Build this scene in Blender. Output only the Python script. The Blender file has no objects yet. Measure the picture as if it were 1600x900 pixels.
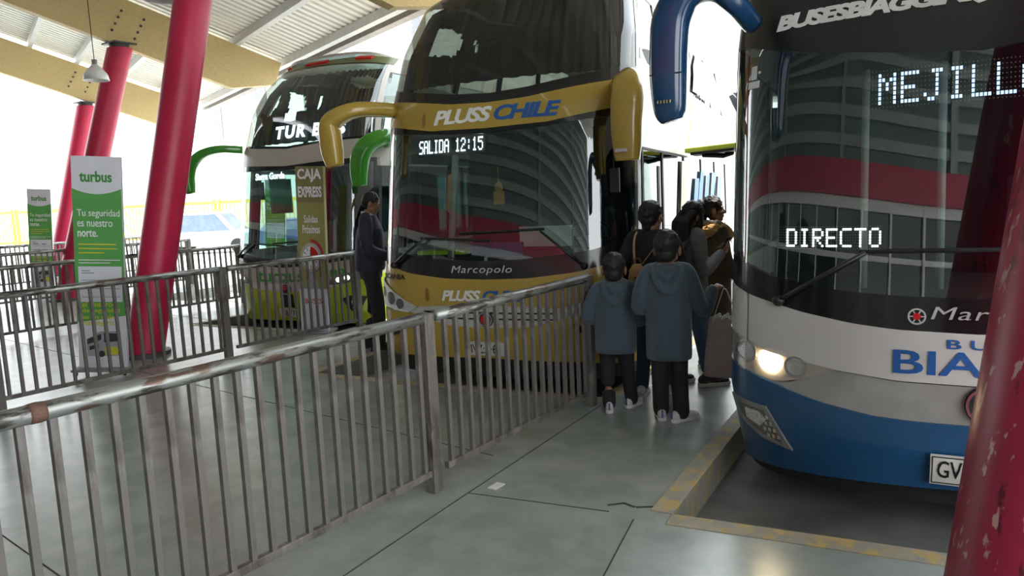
import bpy, bmesh, math, random
from mathutils import Vector, Matrix, Euler
random.seed(7)
SC = bpy.context.scene
COL = SC.collection
PI = math.pi
V = Vector

# ------------------------------------------------------------------ camera, sky, sun, exposure
cam_d = bpy.data.cameras.new('camera')
cam = bpy.data.objects.new('camera', cam_d)
COL.objects.link(cam)
CAM_F, CAM_PITCH, CAM_ROLL, CAM_YAW, CAM_H = 1152.22, 0.123494, -0.0465121, 0.601858, 1.72548
_cy, _sy = math.cos(CAM_YAW), math.sin(CAM_YAW)
_f = V((-_sy*math.cos(CAM_PITCH), _cy*math.cos(CAM_PITCH), -math.sin(CAM_PITCH)))
_r = V((_cy, _sy, 0)); _u = _r.cross(_f)
_c, _s = math.cos(CAM_ROLL), math.sin(CAM_ROLL)
_r2 = _c*_r + _s*_u; _u2 = -_s*_r + _c*_u
M4 = Matrix(((_r2.x, _u2.x, -_f.x, 0), (_r2.y, _u2.y, -_f.y, 0), (_r2.z, _u2.z, -_f.z, CAM_H), (0, 0, 0, 1)))
cam.matrix_world = M4
cam_d.sensor_width = 36.0
cam_d.lens = 36.0*CAM_F/1600.0
cam_d.clip_start = 0.05; cam_d.clip_end = 600
SC.camera = cam
SC.view_settings.view_transform = 'Standard'
SC.view_settings.look = 'None'
SC.view_settings.exposure = 0.45
SC.view_settings.gamma = 1.0
SC.view_settings.use_curve_mapping = False

SKY_STRENGTH = 3.8
world = bpy.data.worlds.new('hazy_sky'); SC.world = world
world.use_nodes = True
wn = world.node_tree.nodes; wl = world.node_tree.links
for n in list(wn): wn.remove(n)
wo = wn.new('ShaderNodeOutputWorld'); wb = wn.new('ShaderNodeBackground')
tc = wn.new('ShaderNodeTexCoord'); sx = wn.new('ShaderNodeSeparateXYZ'); rp = wn.new('ShaderNodeValToRGB')
rp.color_ramp.elements[0].position = 0.0; rp.color_ramp.elements[0].color = (0.97, 0.99, 1.0, 1)
rp.color_ramp.elements[1].position = 0.8; rp.color_ramp.elements[1].color = (0.80, 0.90, 1.0, 1)
wl.new(tc.outputs['Generated'], sx.inputs[0]); wl.new(sx.outputs['Z'], rp.inputs[0])
wl.new(rp.outputs[0], wb.inputs['Color']); wb.inputs['Strength'].default_value = SKY_STRENGTH
wl.new(wb.outputs[0], wo.inputs[0])

SUN_STRENGTH = 6.0
sun_d = bpy.data.lights.new('sun', 'SUN'); sun_d.energy = SUN_STRENGTH; sun_d.angle = 0.01
sun_d.color = (1.0, 0.95, 0.87)
sun = bpy.data.objects.new('sun', sun_d); COL.objects.link(sun)
_sd = V((0.42, 0.62, 1.55)).normalized()          # direction towards the sun
sun.rotation_euler = _sd.to_track_quat('Z', 'Y').to_euler()

# canopy frame: A runs along the row of columns, B runs out over the buses
_al = math.radians(70.7)
AX = V((-math.sin(_al), math.cos(_al), 0)); BX = V((math.cos(_al), math.sin(_al), 0))
C0 = V((-8.79, 4.77, 0))
def cp(a, b, z): return C0 + AX*a + BX*b + V((0, 0, z))
ROAD = -0.2

# ------------------------------------------------------------------ materials
MATS = {}
def newmat(name):
    m = bpy.data.materials.new(name); m.use_nodes = True
    nt = m.node_tree
    for n in list(nt.nodes): nt.nodes.remove(n)
    out = nt.nodes.new('ShaderNodeOutputMaterial')
    return m, nt, out
def mat(name, col, rough=0.5, metal=0.0, var=0.12, scale=6.0, bump=0.0, bscale=None, spec=0.5, coat=0.0, stretch=None, sheen=0.0):
    if name in MATS: return MATS[name]
    m, nt, out = newmat(name)
    b = nt.nodes.new('ShaderNodeBsdfPrincipled')
    t = nt.nodes.new('ShaderNodeTexCoord'); no = nt.nodes.new('ShaderNodeTexNoise')
    no.inputs['Scale'].default_value = scale; no.inputs['Detail'].default_value = 4
    src = t.outputs['Object']
    if stretch:
        mp = nt.nodes.new('ShaderNodeMapping'); mp.inputs['Scale'].default_value = stretch
        nt.links.new(src, mp.inputs[0]); src = mp.outputs[0]
    nt.links.new(src, no.inputs['Vector'])
    r = nt.nodes.new('ShaderNodeValToRGB')
    r.color_ramp.elements[0].position = 0.3; r.color_ramp.elements[1].position = 0.7
    r.color_ramp.elements[0].color = tuple(c*(1-var) for c in col)+(1,)
    r.color_ramp.elements[1].color = tuple(min(1, c*(1+var)) for c in col)+(1,)
    nt.links.new(no.outputs['Fac'], r.inputs[0]); nt.links.new(r.outputs[0], b.inputs['Base Color'])
    b.inputs['Roughness'].default_value = rough; b.inputs['Metallic'].default_value = metal
    b.inputs['Specular IOR Level'].default_value = spec
    b.inputs['Coat Weight'].default_value = coat
    b.inputs['Sheen Weight'].default_value = sheen
    if bump:
        n2 = nt.nodes.new('ShaderNodeTexNoise'); n2.inputs['Scale'].default_value = bscale or scale*8; n2.inputs['Detail'].default_value = 5
        nt.links.new(src, n2.inputs['Vector'])
        bp = nt.nodes.new('ShaderNodeBump'); bp.inputs['Strength'].default_value = bump; bp.inputs['Distance'].default_value = 0.01
        nt.links.new(n2.outputs['Fac'], bp.inputs['Height']); nt.links.new(bp.outputs[0], b.inputs['Normal'])
    nt.links.new(b.outputs[0], out.inputs[0])
    MATS[name] = m
    return m
def emit(name, col, st):
    if name in MATS: return MATS[name]
    m, nt, out = newmat(name)
    e = nt.nodes.new('ShaderNodeEmission'); e.inputs[0].default_value = (*col, 1); e.inputs[1].default_value = st
    nt.links.new(e.outputs[0], out.inputs[0]); MATS[name] = m
    return m
def glass(name, tint, ior=1.9, rough=0.01):
    if name in MATS: return MATS[name]
    m, nt, out = newmat(name)
    f = nt.nodes.new('ShaderNodeFresnel')
    ge = nt.nodes.new('ShaderNodeNewGeometry'); mr = nt.nodes.new('ShaderNodeMapRange')   # same index from both sides of the pane
    mr.inputs[3].default_value = ior; mr.inputs[4].default_value = 1.0/ior
    nt.links.new(ge.outputs['Backfacing'], mr.inputs[0]); nt.links.new(mr.outputs[0], f.inputs[0])
    tr = nt.nodes.new('ShaderNodeBsdfTransparent'); tr.inputs[0].default_value = (*tint, 1)
    g = nt.nodes.new('ShaderNodeBsdfGlossy'); g.inputs['Roughness'].default_value = rough
    g.inputs[0].default_value = (1, 1, 1, 1)
    mx = nt.nodes.new('ShaderNodeMixShader')
    nt.links.new(f.outputs[0], mx.inputs[0]); nt.links.new(tr.outputs[0], mx.inputs[1]); nt.links.new(g.outputs[0], mx.inputs[2])
    nt.links.new(mx.outputs[0], out.inputs[0]); MATS[name] = m
    return m
def worn(name, base, chip, chip2, rough=0.45, scale=9.0, stretch=(1, 1, 0.35), t0=0.60, t1=0.66, metal=0.0, bump=0.3, spec=0.5):
    """paint or galvanising with worn flecks"""
    if name in MATS: return MATS[name]
    m, nt, out = newmat(name)
    b = nt.nodes.new('ShaderNodeBsdfPrincipled'); t = nt.nodes.new('ShaderNodeTexCoord')
    mp = nt.nodes.new('ShaderNodeMapping'); mp.inputs['Scale'].default_value = stretch
    nt.links.new(t.outputs['Object'], mp.inputs[0])
    n1 = nt.nodes.new('ShaderNodeTexNoise'); n1.inputs['Scale'].default_value = scale; n1.inputs['Detail'].default_value = 8; n1.inputs['Roughness'].default_value = 0.65
    n2 = nt.nodes.new('ShaderNodeTexNoise'); n2.inputs['Scale'].default_value = scale*1.7; n2.inputs['Detail'].default_value = 6
    n3 = nt.nodes.new('ShaderNodeTexNoise'); n3.inputs['Scale'].default_value = 2.0; n3.inputs['Detail'].default_value = 3
    for n in (n1, n2, n3): nt.links.new(mp.outputs[0], n.inputs['Vector'])
    def ramp(src, a, bb, ca, cb):
        r = nt.nodes.new('ShaderNodeValToRGB')
        r.color_ramp.elements[0].position = a; r.color_ramp.elements[1].position = bb
        r.color_ramp.elements[0].color = ca; r.color_ramp.elements[1].color = cb
        nt.links.new(src, r.inputs[0]); return r.outputs[0]
    basec = ramp(n3.outputs['Fac'], 0.3, 0.7, tuple(c*0.85 for c in base)+(1,), tuple(c*1.12 for c in base)+(1,))
    m1 = ramp(n1.outputs['Fac'], t0, t1, (0, 0, 0, 1), (1, 1, 1, 1))
    m2 = ramp(n2.outputs['Fac'], t0+0.05, t1+0.05, (0, 0, 0, 1), (1, 1, 1, 1))
    x1 = nt.nodes.new('ShaderNodeMixRGB'); x2 = nt.nodes.new('ShaderNodeMixRGB')
    nt.links.new(m1, x1.inputs[0]); nt.links.new(basec, x1.inputs[1]); x1.inputs[2].default_value = (*chip, 1)
    nt.links.new(m2, x2.inputs[0]); nt.links.new(x1.outputs[0], x2.inputs[1]); x2.inputs[2].default_value = (*chip2, 1)
    nt.links.new(x2.outputs[0], b.inputs['Base Color'])
    b.inputs['Roughness'].default_value = rough; b.inputs['Metallic'].default_value = metal; b.inputs['Specular IOR Level'].default_value = spec
    bp = nt.nodes.new('ShaderNodeBump'); bp.inputs['Strength'].default_value = bump; bp.inputs['Distance'].default_value = 0.004
    nt.links.new(n1.outputs['Fac'], bp.inputs['Height']); nt.links.new(bp.outputs[0], b.inputs['Normal'])
    nt.links.new(b.outputs[0], out.inputs[0]); MATS[name] = m
    return m

concrete = worn('platform_concrete', (0.305, 0.34, 0.322), (0.25, 0.285, 0.27), (0.36, 0.39, 0.37), rough=0.27, spec=0.9, scale=2.2, stretch=(1, 1, 1), t0=0.42, t1=0.68, bump=0.18)
asphalt = mat('bay_concrete', (0.13, 0.135, 0.13), 0.75, var=0.3, scale=3, bump=0.3)
yard_m = mat('yard_concrete', (0.66, 0.65, 0.61), 0.85, var=0.1, scale=0.5)
kerb_m = worn('worn_yellow_kerb', (0.34, 0.30, 0.23), (0.27, 0.265, 0.24), (0.43, 0.32, 0.13), rough=0.7, scale=6, stretch=(1, 1, 1), t0=0.45, t1=0.55)
joint_m = mat('joint_filler', (0.05, 0.05, 0.045), 0.9)
steel = worn('galvanised_steel', (0.34, 0.35, 0.33), (0.075, 0.065, 0.06), (0.15, 0.10, 0.08), rough=0.36, scale=13, stretch=(1, 0.22, 1), t0=0.53, t1=0.60, metal=0.55)
steel_bar = worn('galvanised_bar', (0.17, 0.155, 0.145), (0.09, 0.075, 0.065), (0.24, 0.22, 0.205), rough=0.5, scale=9, stretch=(1, 1, 0.3), t0=0.5, t1=0.62, metal=0.35)
red_paint = worn('red_column_paint', (0.33, 0.014, 0.055), (0.11, 0.010, 0.02), (0.50, 0.30, 0.27), rough=0.36, scale=13, stretch=(1, 1, 0.25), t0=0.585, t1=0.62, bump=0.35)
red_far = mat('red_column_smooth', (0.50, 0.010, 0.060), 0.4, var=0.12, scale=2, bump=0.08)
glulam = mat('glulam_timber', (0.66, 0.50, 0.24), 0.6, var=0.12, scale=3, stretch=(6, 6, 30))
sheet_m = mat('roof_sheet', (0.78, 0.76, 0.68), 0.5, var=0.06, scale=1.0)
purlin_m = mat('white_steel', (0.70, 0.69, 0.66), 0.5, var=0.05)
dark_steel = mat('dark_steel', (0.06, 0.06, 0.06), 0.5)
white_wall = mat('white_render', (0.78, 0.77, 0.74), 0.8, var=0.05, scale=1)
red_band = mat('red_fascia', (0.42, 0.02, 0.06), 0.45, var=0.1)
white_frame = mat('white_frame', (0.72, 0.72, 0.70), 0.4, var=0.04)

# ------------------------------------------------------------------ mesh helpers
def link(name, bm, m, parent=None, smooth=False, loc=None):
    me = bpy.data.meshes.new(name)
    bmesh.ops.recalc_face_normals(bm, faces=bm.faces[:])
    bm.to_mesh(me); bm.free()
    if smooth:
        for p in me.polygons: p.use_smooth = True
    o = bpy.data.objects.new(name, me); COL.objects.link(o)
    if m is not None:
        for x in (m if isinstance(m, (list, tuple)) else [m]): me.materials.append(x)
    if parent: o.parent = parent
    if loc: o.location = loc
    return o
def smooth_by_angle(o, ang=35):
    me = o.data
    for p in me.polygons: p.use_smooth = True
    bm = bmesh.new(); bm.from_mesh(me)
    lim = math.radians(ang)
    for e in bm.edges:
        if len(e.link_faces) == 2: e.smooth = e.calc_face_angle(0) < lim
    bm.to_mesh(me); bm.free()
    return o
def tag(o, label=None, cat=None, group=None, kind=None):
    if label: o['label'] = label
    if cat: o['category'] = cat
    if group: o['group'] = group
    if kind: o['kind'] = kind
    return o
def thing(name, label, cat, loc=(0, 0, 0), rz=0, group=None):
    o = bpy.data.objects.new(name, None); COL.objects.link(o)
    o.location = loc; o.rotation_euler = (0, 0, rz); o.empty_display_size = 0.2
    return tag(o, label, cat, group)
def dup(root, loc, rz, label=None):
    r = root.copy(); COL.objects.link(r); r.location = loc; r.rotation_euler = (0, 0, rz)
    if label: r['label'] = label
    for ch in list(root.children):
        c = ch.copy(); COL.objects.link(c); c.parent = r
        for g in ch.children:
            d = g.copy(); COL.objects.link(d); d.parent = c
    return r
def box(bm, lo, hi, mx=None):
    x0, y0, z0 = lo; x1, y1, z1 = hi
    vs = [V((x, y, z)) for z in (z0, z1) for x, y in ((x0, y0), (x1, y0), (x1, y1), (x0, y1))]
    if mx: vs = [mx @ v for v in vs]
    vs = [bm.verts.new(v) for v in vs]
    for f in ((3, 2, 1, 0), (4, 5, 6, 7), (0, 1, 5, 4), (1, 2, 6, 5), (2, 3, 7, 6), (3, 0, 4, 7)):
        bm.faces.new([vs[i] for i in f])
    return bm
def B(): return bmesh.new()
def loft(bm, rings, cap=True, closed=True):
    R = [[bm.verts.new(p) for p in r] for r in rings]
    n = len(R[0])
    for a, b in zip(R, R[1:]):
        for i in range(n if closed else n-1):
            j = (i+1) % n
            bm.faces.new((a[i], a[j], b[j], b[i]))
    if cap:
        bm.faces.new(R[0][::-1]); bm.faces.new(R[-1])
    return bm
def frame(d, up=V((0, 0, 1))):
    d = d.normalized()
    if abs(d.dot(up)) > 0.98: up = V((0, 1, 0))
    s = d.cross(up).normalized(); u = s.cross(d).normalized()
    return s, u
def tube(bm, pts, rad, n=10, up=V((0, 0, 1)), sq=None, pw=2.0):
    """round (or superelliptic, rad=(a,b)) tube along pts"""
    pts = [V(p) for p in pts]; rings = []
    for i, p in enumerate(pts):
        d = (pts[min(i+1, len(pts)-1)] - pts[max(i-1, 0)])
        s, u = frame(d, up)
        r = rad[i] if isinstance(rad, list) else rad
        a, b = r if isinstance(r, tuple) else (r, r)
        ring = []
        for k in range(n):
            t = 2*PI*k/n; c, q = math.cos(t), math.sin(t)
            x = math.copysign(abs(c)**(2/pw), c); y = math.copysign(abs(q)**(2/pw), q)
            ring.append(p + s*(a*x) + u*(b*y))
        rings.append(ring)
    return loft(bm, rings)
def blob(bm, c, r, nu=12, nv=8, mx=None):
    c = V(c); rr = V(r) if not isinstance(r, (int, float)) else V((r, r, r))
    rings = []
    for j in range(1, nv):
        ph = PI*j/nv
        rings.append([V((c.x+rr.x*math.sin(ph)*math.cos(2*PI*i/nu), c.y+rr.y*math.sin(ph)*math.sin(2*PI*i/nu), c.z-rr.z*math.cos(ph))) for i in range(nu)])
    a = V((c.x, c.y, c.z-rr.z)); b = V((c.x, c.y, c.z+rr.z))
    if mx: rings = [[mx @ p for p in r_] for r_ in rings]; a = mx @ a; b = mx @ b
    R = [[bm.verts.new(p) for p in r_] for r_ in rings]
    va, vb = bm.verts.new(a), bm.verts.new(b)
    for q, w in zip(R, R[1:]):
        for i in range(nu): bm.faces.new((q[i], q[(i+1) % nu], w[(i+1) % nu], w[i]))
    for i in range(nu):
        bm.faces.new((va, R[0][(i+1) % nu], R[0][i])); bm.faces.new((vb, R[-1][i], R[-1][(i+1) % nu]))
    return bm
def lathe(bm, prof, n=24, mx=None):
    rings = [[V((r*math.cos(2*PI*i/n), r*math.sin(2*PI*i/n), z)) for i in range(n)] for r, z in prof]
    if mx: rings = [[mx @ p for p in r] for r in rings]
    return loft(bm, rings)
def prism(bm, poly, z0, z1):
    a = [bm.verts.new((x, y, z0)) for x, y in poly]; b = [bm.verts.new((x, y, z1)) for x, y in poly]
    n = len(poly)
    for i in range(n): bm.faces.new((a[i], a[(i+1) % n], b[(i+1) % n], b[i]))
    bm.faces.new(a[::-1]); bm.faces.new(b)
    return bm
def struct(name, bm, m, smooth=False):
    o = link(name, bm, m, None, smooth); o['kind'] = 'structure'; return o
def bevel(o, w, seg=2):
    md = o.modifiers.new('bevel', 'BEVEL'); md.width = w; md.segments = seg; md.limit_method = 'ANGLE'
    return o

# text outline -> flat bmesh in the X-Z plane, fitted into width w and height h, lower left at 0,0
def text_bm(s, w=None, h=0.1, shear=0.0, bold=0.0, spacing=1.0, align='LEFT', lines=1.0):
    cu = bpy.data.curves.new('lettering', 'FONT'); cu.body = s; cu.size = 1.0; cu.shear = shear; cu.offset = bold
    cu.space_character = spacing; cu.resolution_u = 3; cu.align_x = align; cu.space_line = lines; cu.fill_mode = 'BOTH'
    ob = bpy.data.objects.new('lettering', cu); COL.objects.link(ob)
    dg = bpy.context.evaluated_depsgraph_get(); dg.update()
    me = bpy.data.meshes.new_from_object(ob.evaluated_get(dg))
    bpy.data.objects.remove(ob); bpy.data.curves.remove(cu)
    bm = bmesh.new(); bm.from_mesh(me); bpy.data.meshes.remove(me)
    bmesh.ops.remove_doubles(bm, verts=bm.verts[:], dist=1e-5)
    xs = [v.co.x for v in bm.verts]; ys = [v.co.y for v in bm.verts]
    x0, x1, y0, y1 = min(xs), max(xs), min(ys), max(ys)
    k = h/(y1-y0); kx = (w/(x1-x0)) if w else k
    for v in bm.verts: v.co = V(((v.co.x-x0)*kx, 0, (v.co.y-y0)*k))
    for f in bm.faces: f.smooth = False
    return bm
def thicken(bm, d, fn=None):
    """give a flat bmesh thickness d along -Y (towards the viewer of an X-Z plane)"""
    r = bmesh.ops.extrude_face_region(bm, geom=bm.faces[:])
    vs = [g for g in r['geom'] if isinstance(g, bmesh.types.BMVert)]
    for v in vs: v.co.y -= d
    return bm
FONT = {
'A': "01110 10001 10001 11111 10001 10001 10001", 'C': "01111 10000 10000 10000 10000 10000 01111", 'D': "11110 10001 10001 10001 10001 10001 11110",
'E': "11111 10000 10000 11110 10000 10000 11111", 'I': "01110 00100 00100 00100 00100 00100 01110", 'J': "00111 00010 00010 00010 00010 10010 01100",
'L': "10000 10000 10000 10000 10000 10000 11111", 'M': "10001 11011 10101 10101 10001 10001 10001", 'N': "10001 11001 10101 10011 10001 10001 10001",
'O': "01110 10001 10001 10001 10001 10001 01110", 'R': "11110 10001 10001 11110 10100 10010 10001", 'S': "01111 10000 10000 01110 00001 00001 11110",
'T': "11111 00100 00100 00100 00100 00100 00100", '1': "00100 01100 00100 00100 00100 00100 01110", '2': "01110 10001 00001 00110 01000 10000 11111",
'5': "11111 10000 11110 00001 00001 10001 01110", ':': "00000 00100 00100 00000 00100 00100 00000", ' ': "00000 00000 00000 00000 00000 00000 00000"}
def dots(s, lead=0):
    out = []; x = lead
    for ch in s:
        rows = FONT[ch].split()
        for r, row in enumerate(rows):
            for c, q in enumerate(row):
                if q == '1': out.append((x+c, 6-r))
        x += 6
    return out, x

# ------------------------------------------------------------------ setting: platform, road, canopy, terminal
# the platform slab with sawtooth bays cut out of it
# per bay: right-hand end of front kerb, left-hand end; fingers of platform run out between bays
_fr = math.radians(4.5)
FD = V((-math.sin(_fr), math.cos(_fr), 0))               # direction in which the fingers run out
BAYS = [((1.75, 4.05), (-1.47, 3.55)), ((-2.86, 5.42), (-5.95, 5.02)), ((-7.62, 6.85), (-10.35, 6.50)), ((-11.95, 8.35), (-14.8, 8.0)), ((-16.4, 9.85), (-19.3, 9.5))]
FL = 16.0
poly = [(14, -9), (14, 4.9), (3.4, 4.3)]
e = V((3.4, 4.3, 0)) + FD*FL; poly.append((e.x, e.y))
e = V((1.75, 4.05, 0)) + FD*FL; poly.append((e.x, e.y))
for i, (r, l) in enumerate(BAYS):
    poly.append(r); poly.append(l)
    nx = BAYS[i+1][0] if i+1 < len(BAYS) else (l[0]-1.4, l[1]+0.4)
    e = V((*l, 0)) + FD*FL; poly.append((e.x, e.y))
    e = V((*nx, 0)) + FD*FL; poly.append((e.x, e.y))
poly += [(-20.7, 9.9), (-60, 23), (-66, 4), (-30, -9)]
struct('floor', prism(B(), poly, ROAD-0.02, 0.0), concrete)
bm = B(); prism(bm, [(-150, -60), (120, -60), (120, 160), (-150, 160)], ROAD-0.3, ROAD-0.015)
struct('floor_yard', bm, yard_m)
bm = B()
for r, l in BAYS[:3]:
    q = [V((*r, 0)), V((*l, 0)), V((*l, 0))+FD*13, V((*r, 0))+FD*13]
    prism(bm, [(p.x, p.y) for p in q], ROAD-0.014, ROAD)
struct('floor_bays', bm, asphalt)
# kerb edging, worn yellow, 0.13 m wide, a hair proud of the slab
def strip(bm, a, b, w, z0, z1):
    a = V((*a, 0)); b = V((*b, 0)); d = (b-a).normalized(); n = V((-d.y, d.x, 0))*w
    q = [a, b, b+n, a+n]
    prism(bm, [(p.x, p.y) for p in q], z0, z1)
for i, (r, l) in enumerate(BAYS[:3]):
    bm = B()
    strip(bm, l, r, -0.13, ROAD, 0.004)
    e = V((*l, 0)) + FD*FL; strip(bm, l, (e.x, e.y), 0.12, ROAD, 0.006)
    e = V((*r, 0)) + FD*FL; strip(bm, r, (e.x, e.y), -0.13, ROAD, 0.005)
    struct('trim_%d' % (i+1), bm, kerb_m)
bm = B()
def joint(a, b, w=0.007): strip(bm, a, b, w, -0.004, 0.0025)
joint((-2.35, -0.5), (-2.62, 3.26)); joint((-2.62, 3.26), (-2.75, 5.2)); joint((-2.62, 3.26), (-1.78, 3.42)); joint((-1.1, 1.0), (-1.62, 3.40))
for k in range(8): joint((-2.86, 2.05+k*2.4-3), (-14, 2.9+k*2.4-3), 0.006)
# the forked crack at the kerb corner
pts = [(-1.50, 3.62), (-1.60, 3.60), (-1.68, 3.55), (-1.76, 3.57), (-1.83, 3.50)]
for a, b in zip(pts, pts[1:]): joint(a, b, 0.018)
struct('trim_4', bm, joint_m)

# canopy roof: ribbed sheet on purlins
SL = -0.335
def zr(b): return 6.78 + SL*b
bm = B(); prof = []
a0, a1, pitch = -20.0, 16.25, 0.25
n = int((a1-a0)/pitch)
for i in range(n):
    a = a0+i*pitch
    prof += [(a, 0), (a+0.13, 0), (a+0.16, 0.045), (a+0.22, 0.045)]
b0, b1 = -7.2, 5.25
rows = []
for t in (0.16, 0.185):
    rows.append([bm.verts.new(cp(a, b0, zr(b0)+t+h)) for a, h in prof]); rows.append([bm.verts.new(cp(a, b1, zr(b1)+t+h)) for a, h in prof])
for i in range(len(prof)-1):
    bm.faces.new((rows[0][i], rows[0][i+1], rows[1][i+1], rows[1][i]))
    bm.faces.new((rows[2][i], rows[3][i], rows[3][i+1], rows[2][i+1]))
    bm.faces.new((rows[1][i], rows[1][i+1], rows[3][i+1], rows[3][i])); bm.faces.new((rows[0][i], rows[2][i], rows[2][i+1], rows[0][i+1]))
struct('ceiling', bm, sheet_m)
k = 5
for b in [0.47+1.14*j for j in range(-6, 5)] :
    bm = B()
    z = zr(b)
    pr = [(b-0.05, z), (b+0.05, z+SL*0.1), (b+0.05, z+0.155+SL*0.05), (b-0.05, z+0.155+SL*-0.05)]
    loft(bm, [[cp(-20, q, w) for q, w in pr], [cp(16.3, q, w) for q, w in pr]])
    struct('trim_%d' % k, bm, purlin_m); k += 1
bm = B(); pr = [(5.16, zr(5.16)-0.05), (5.28, zr(5.28)-0.05), (5.28, zr(5.28)+0.22), (5.16, zr(5.16)+0.22)]
loft(bm, [[cp(-20, q, w) for q, w in pr], [cp(16.3, q, w) for q, w in pr]])
struct('trim_%d' % k, bm, mat('eave_channel', (0.36, 0.33, 0.29), 0.5)); k += 1

# terminal building behind the camera: shopfront glazing, red fascia, ribbed white wall over it
bm = B()
FBK = -6.8
def slab(bm, a0, a1, b0, b1, z0, z1):
    loft(bm, [[cp(a0, b0, z0), cp(a1, b0, z0), cp(a1, b1, z0), cp(a0, b1, z0)], [cp(a0, b0, z1), cp(a1, b0, z1), cp(a1, b1, z1), cp(a0, b1, z1)]])
slab(bm, -20, 19, FBK-0.4, FBK-0.2, 3.75, 9.1)
struct('wall_terminal', bm, mat('terminal_cladding', (0.10, 0.145, 0.13), 0.5))
bm = B()
for q in range(9): slab(bm, -20, 19, FBK-0.2, FBK-0.10, 4.0+q*0.5, 4.2+q*0.5)
for q in range(7): slab(bm, -19+q*5.2, -18.8+q*5.2, FBK-0.2, FBK-0.06, 3.75, 8.6)
struct('trim_%d' % k, bm, mat('terminal_ribs', (0.26, 0.30, 0.28), 0.5)); k += 1
bm = B(); slab(bm, -20, 19, FBK-0.4, FBK, 3.15, 3.75); struct('trim_%d' % k, bm, red_band); k += 1
bm = B()
slab(bm, -20, 19, FBK-0.35, FBK-0.15, 2.95, 3.15); slab(bm, -20, 19, FBK-0.35, FBK-0.15, 0, 0.25); slab(bm, -20, 19, FBK-0.33, FBK-0.17, 2.1, 2.2)
a = -20
while a < 19: slab(bm, a, a+0.09, FBK-0.35, FBK-0.13, 0, 3.15); a += 1.45
struct('window_1', bm, white_frame)
bm = B(); slab(bm, -20, 19, FBK-0.26, FBK-0.24, 0.2, 3.0); struct('window_2', bm, glass('shop_glass', (0.25, 0.3, 0.29), 1.5))
bm = B(); slab(bm, -20, 19, FBK-4.4, FBK-4.2, 0, 4.2); slab(bm, -20, 19, FBK-4.4, FBK-0.35, -0.02, 0.0); slab(bm, -20, 19, FBK-4.4, FBK-0.4, 4.1, 4.3)
struct('wall_shop', bm, mat('shop_interior', (0.22, 0.24, 0.24), 0.8))

# glulam beams over the columns
SPC = 8.0
def beam(a, label):
    t = thing('roof_beam', label, 'beam', cp(a, 0, 0))
    pr = [(-7.0, zr(-7)), (-7.0, zr(-7)-0.95), (3.70, 4.50), (4.72, 4.62), (4.90, zr(4.9))]
    bm = B(); O = cp(a, 0, 0)
    loft(bm, [[cp(a-0.11, q, w)-O for q, w in pr], [cp(a+0.11, q, w)-O for q, w in pr]])
    o = link('timber', bm, glulam, t); bevel(o, 0.008)
    for j in range(4):
        for s in (0, 1):
            bq = 1.55 + j*0.16*0.33*-1 + s*0.42
            zq = zr(bq)-0.28-j*0.155
            b2 = B(); c = cp(a-0.115, bq-j*0.02, zq)-O
            tube(b2, [c, c-AX*0.02], 0.028, 8); link('bolt', b2, dark_steel, t)
    return t
beam(SPC, 'glulam timber roof beam resting on the second red column, bolts in two rows')
beam(2*SPC, 'paler glulam timber roof beam farther left, resting on the farthest red column')
beam(0, 'glulam timber roof beam overhead, on the thick red column beside the white and green banner')
beam(-SPC*1.16, 'glulam timber roof beam overhead, on the chipped red column at the right edge')

def column(base, lean, top, r, label, m):
    t = thing('leaning_column', label, 'column', base)
    d = (BX*lean + V((0, 0, 1)))
    bm = B(); n = 40
    H = top
    rings = [[d*z + V((r*math.cos(2*PI*i/n), r*math.sin(2*PI*i/n), 0)) for i in range(n)] for z in [H*j/24-0.0 for j in range(25)]]
    loft(bm, rings); o = link('shaft', bm, m, t, True); smooth_by_angle(o, 50)
    bm = B(); tube(bm, [d*H, d*H+V((0, 0, 0.10))], r*0.8, 20); box(bm, (-r, -r, 0), (r, r, 0.03), Matrix.Translation(d*H+V((0, 0, 0.08)))); link('cap', bm, dark_steel, t)
    bm = B(); tube(bm, [V((0, 0, 0)), V((0, 0, 0.05))], r*1.35, 24); link('base_plate', bm, dark_steel, t)
    return t
column(cp(0, 0, 0), 0.225, 5.45, 0.225, 'thick leaning red column beside the large white and green banner', red_far)
column(cp(SPC, -0.05, 0), 0.29, 5.22, 0.25, 'middle red column behind the large banner, top bolted to a beam', red_far)
column(cp(2*SPC, 0.45, 0), 0.255, 5.02, 0.25, 'farthest and thinnest looking leaning red column at left', red_far)
NEAR = V((0.04, 2.85, 0))
column(NEAR, 0.35, 5.6, 0.25, 'nearest red column with chipped paint at the right edge', red_paint)
# ------------------------------------------------------------------ railings
def railing(x, y0, y1, label, posts, nb=18, group=None):
    L = y1-y0
    t = thing('railing', label, 'railing', (x, y0, 0))
    bm = B(); tube(bm, [(0, 0.0, 1.05), (0, L*0.5, 1.05), (0, L, 1.05)], 0.035, 16); link('top_rail', bm, steel, t, True)
    bm = B(); box(bm, (-0.018, 0.03, 0.10), (0.018, L-0.03, 0.14)); o = link('bottom_rail', bm, steel_bar, t); bevel(o, 0.004)
    me = None
    for k in range(nb):
        y = L*(k+0.75)/(nb+0.5)
        if me is None:
            bm = B(); box(bm, (-0.0142, -0.0142, 0.13), (0.0142, 0.0142, 1.03)); o = link('baluster', bm, steel_bar, t); bevel(o, 0.003); me = o.data
        else:
            o = bpy.data.objects.new('baluster', me); COL.objects.link(o); o.parent = t; bevel(o, 0.003)
        o.location = (0, y, 0)
    for s in posts:
        bm = B(); y = (0.0 if s == 0 else L)
        box(bm, (-0.035, y-0.042, 0), (0.035, y+0.042, 1.075)); o = link('post', bm, steel_bar, t); bevel(o, 0.006)
    return t
t = railing(-2.82, 0.55, 3.2, 'nearest long steel railing section crossing the lower left foreground', (0, 1), 24)
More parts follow.
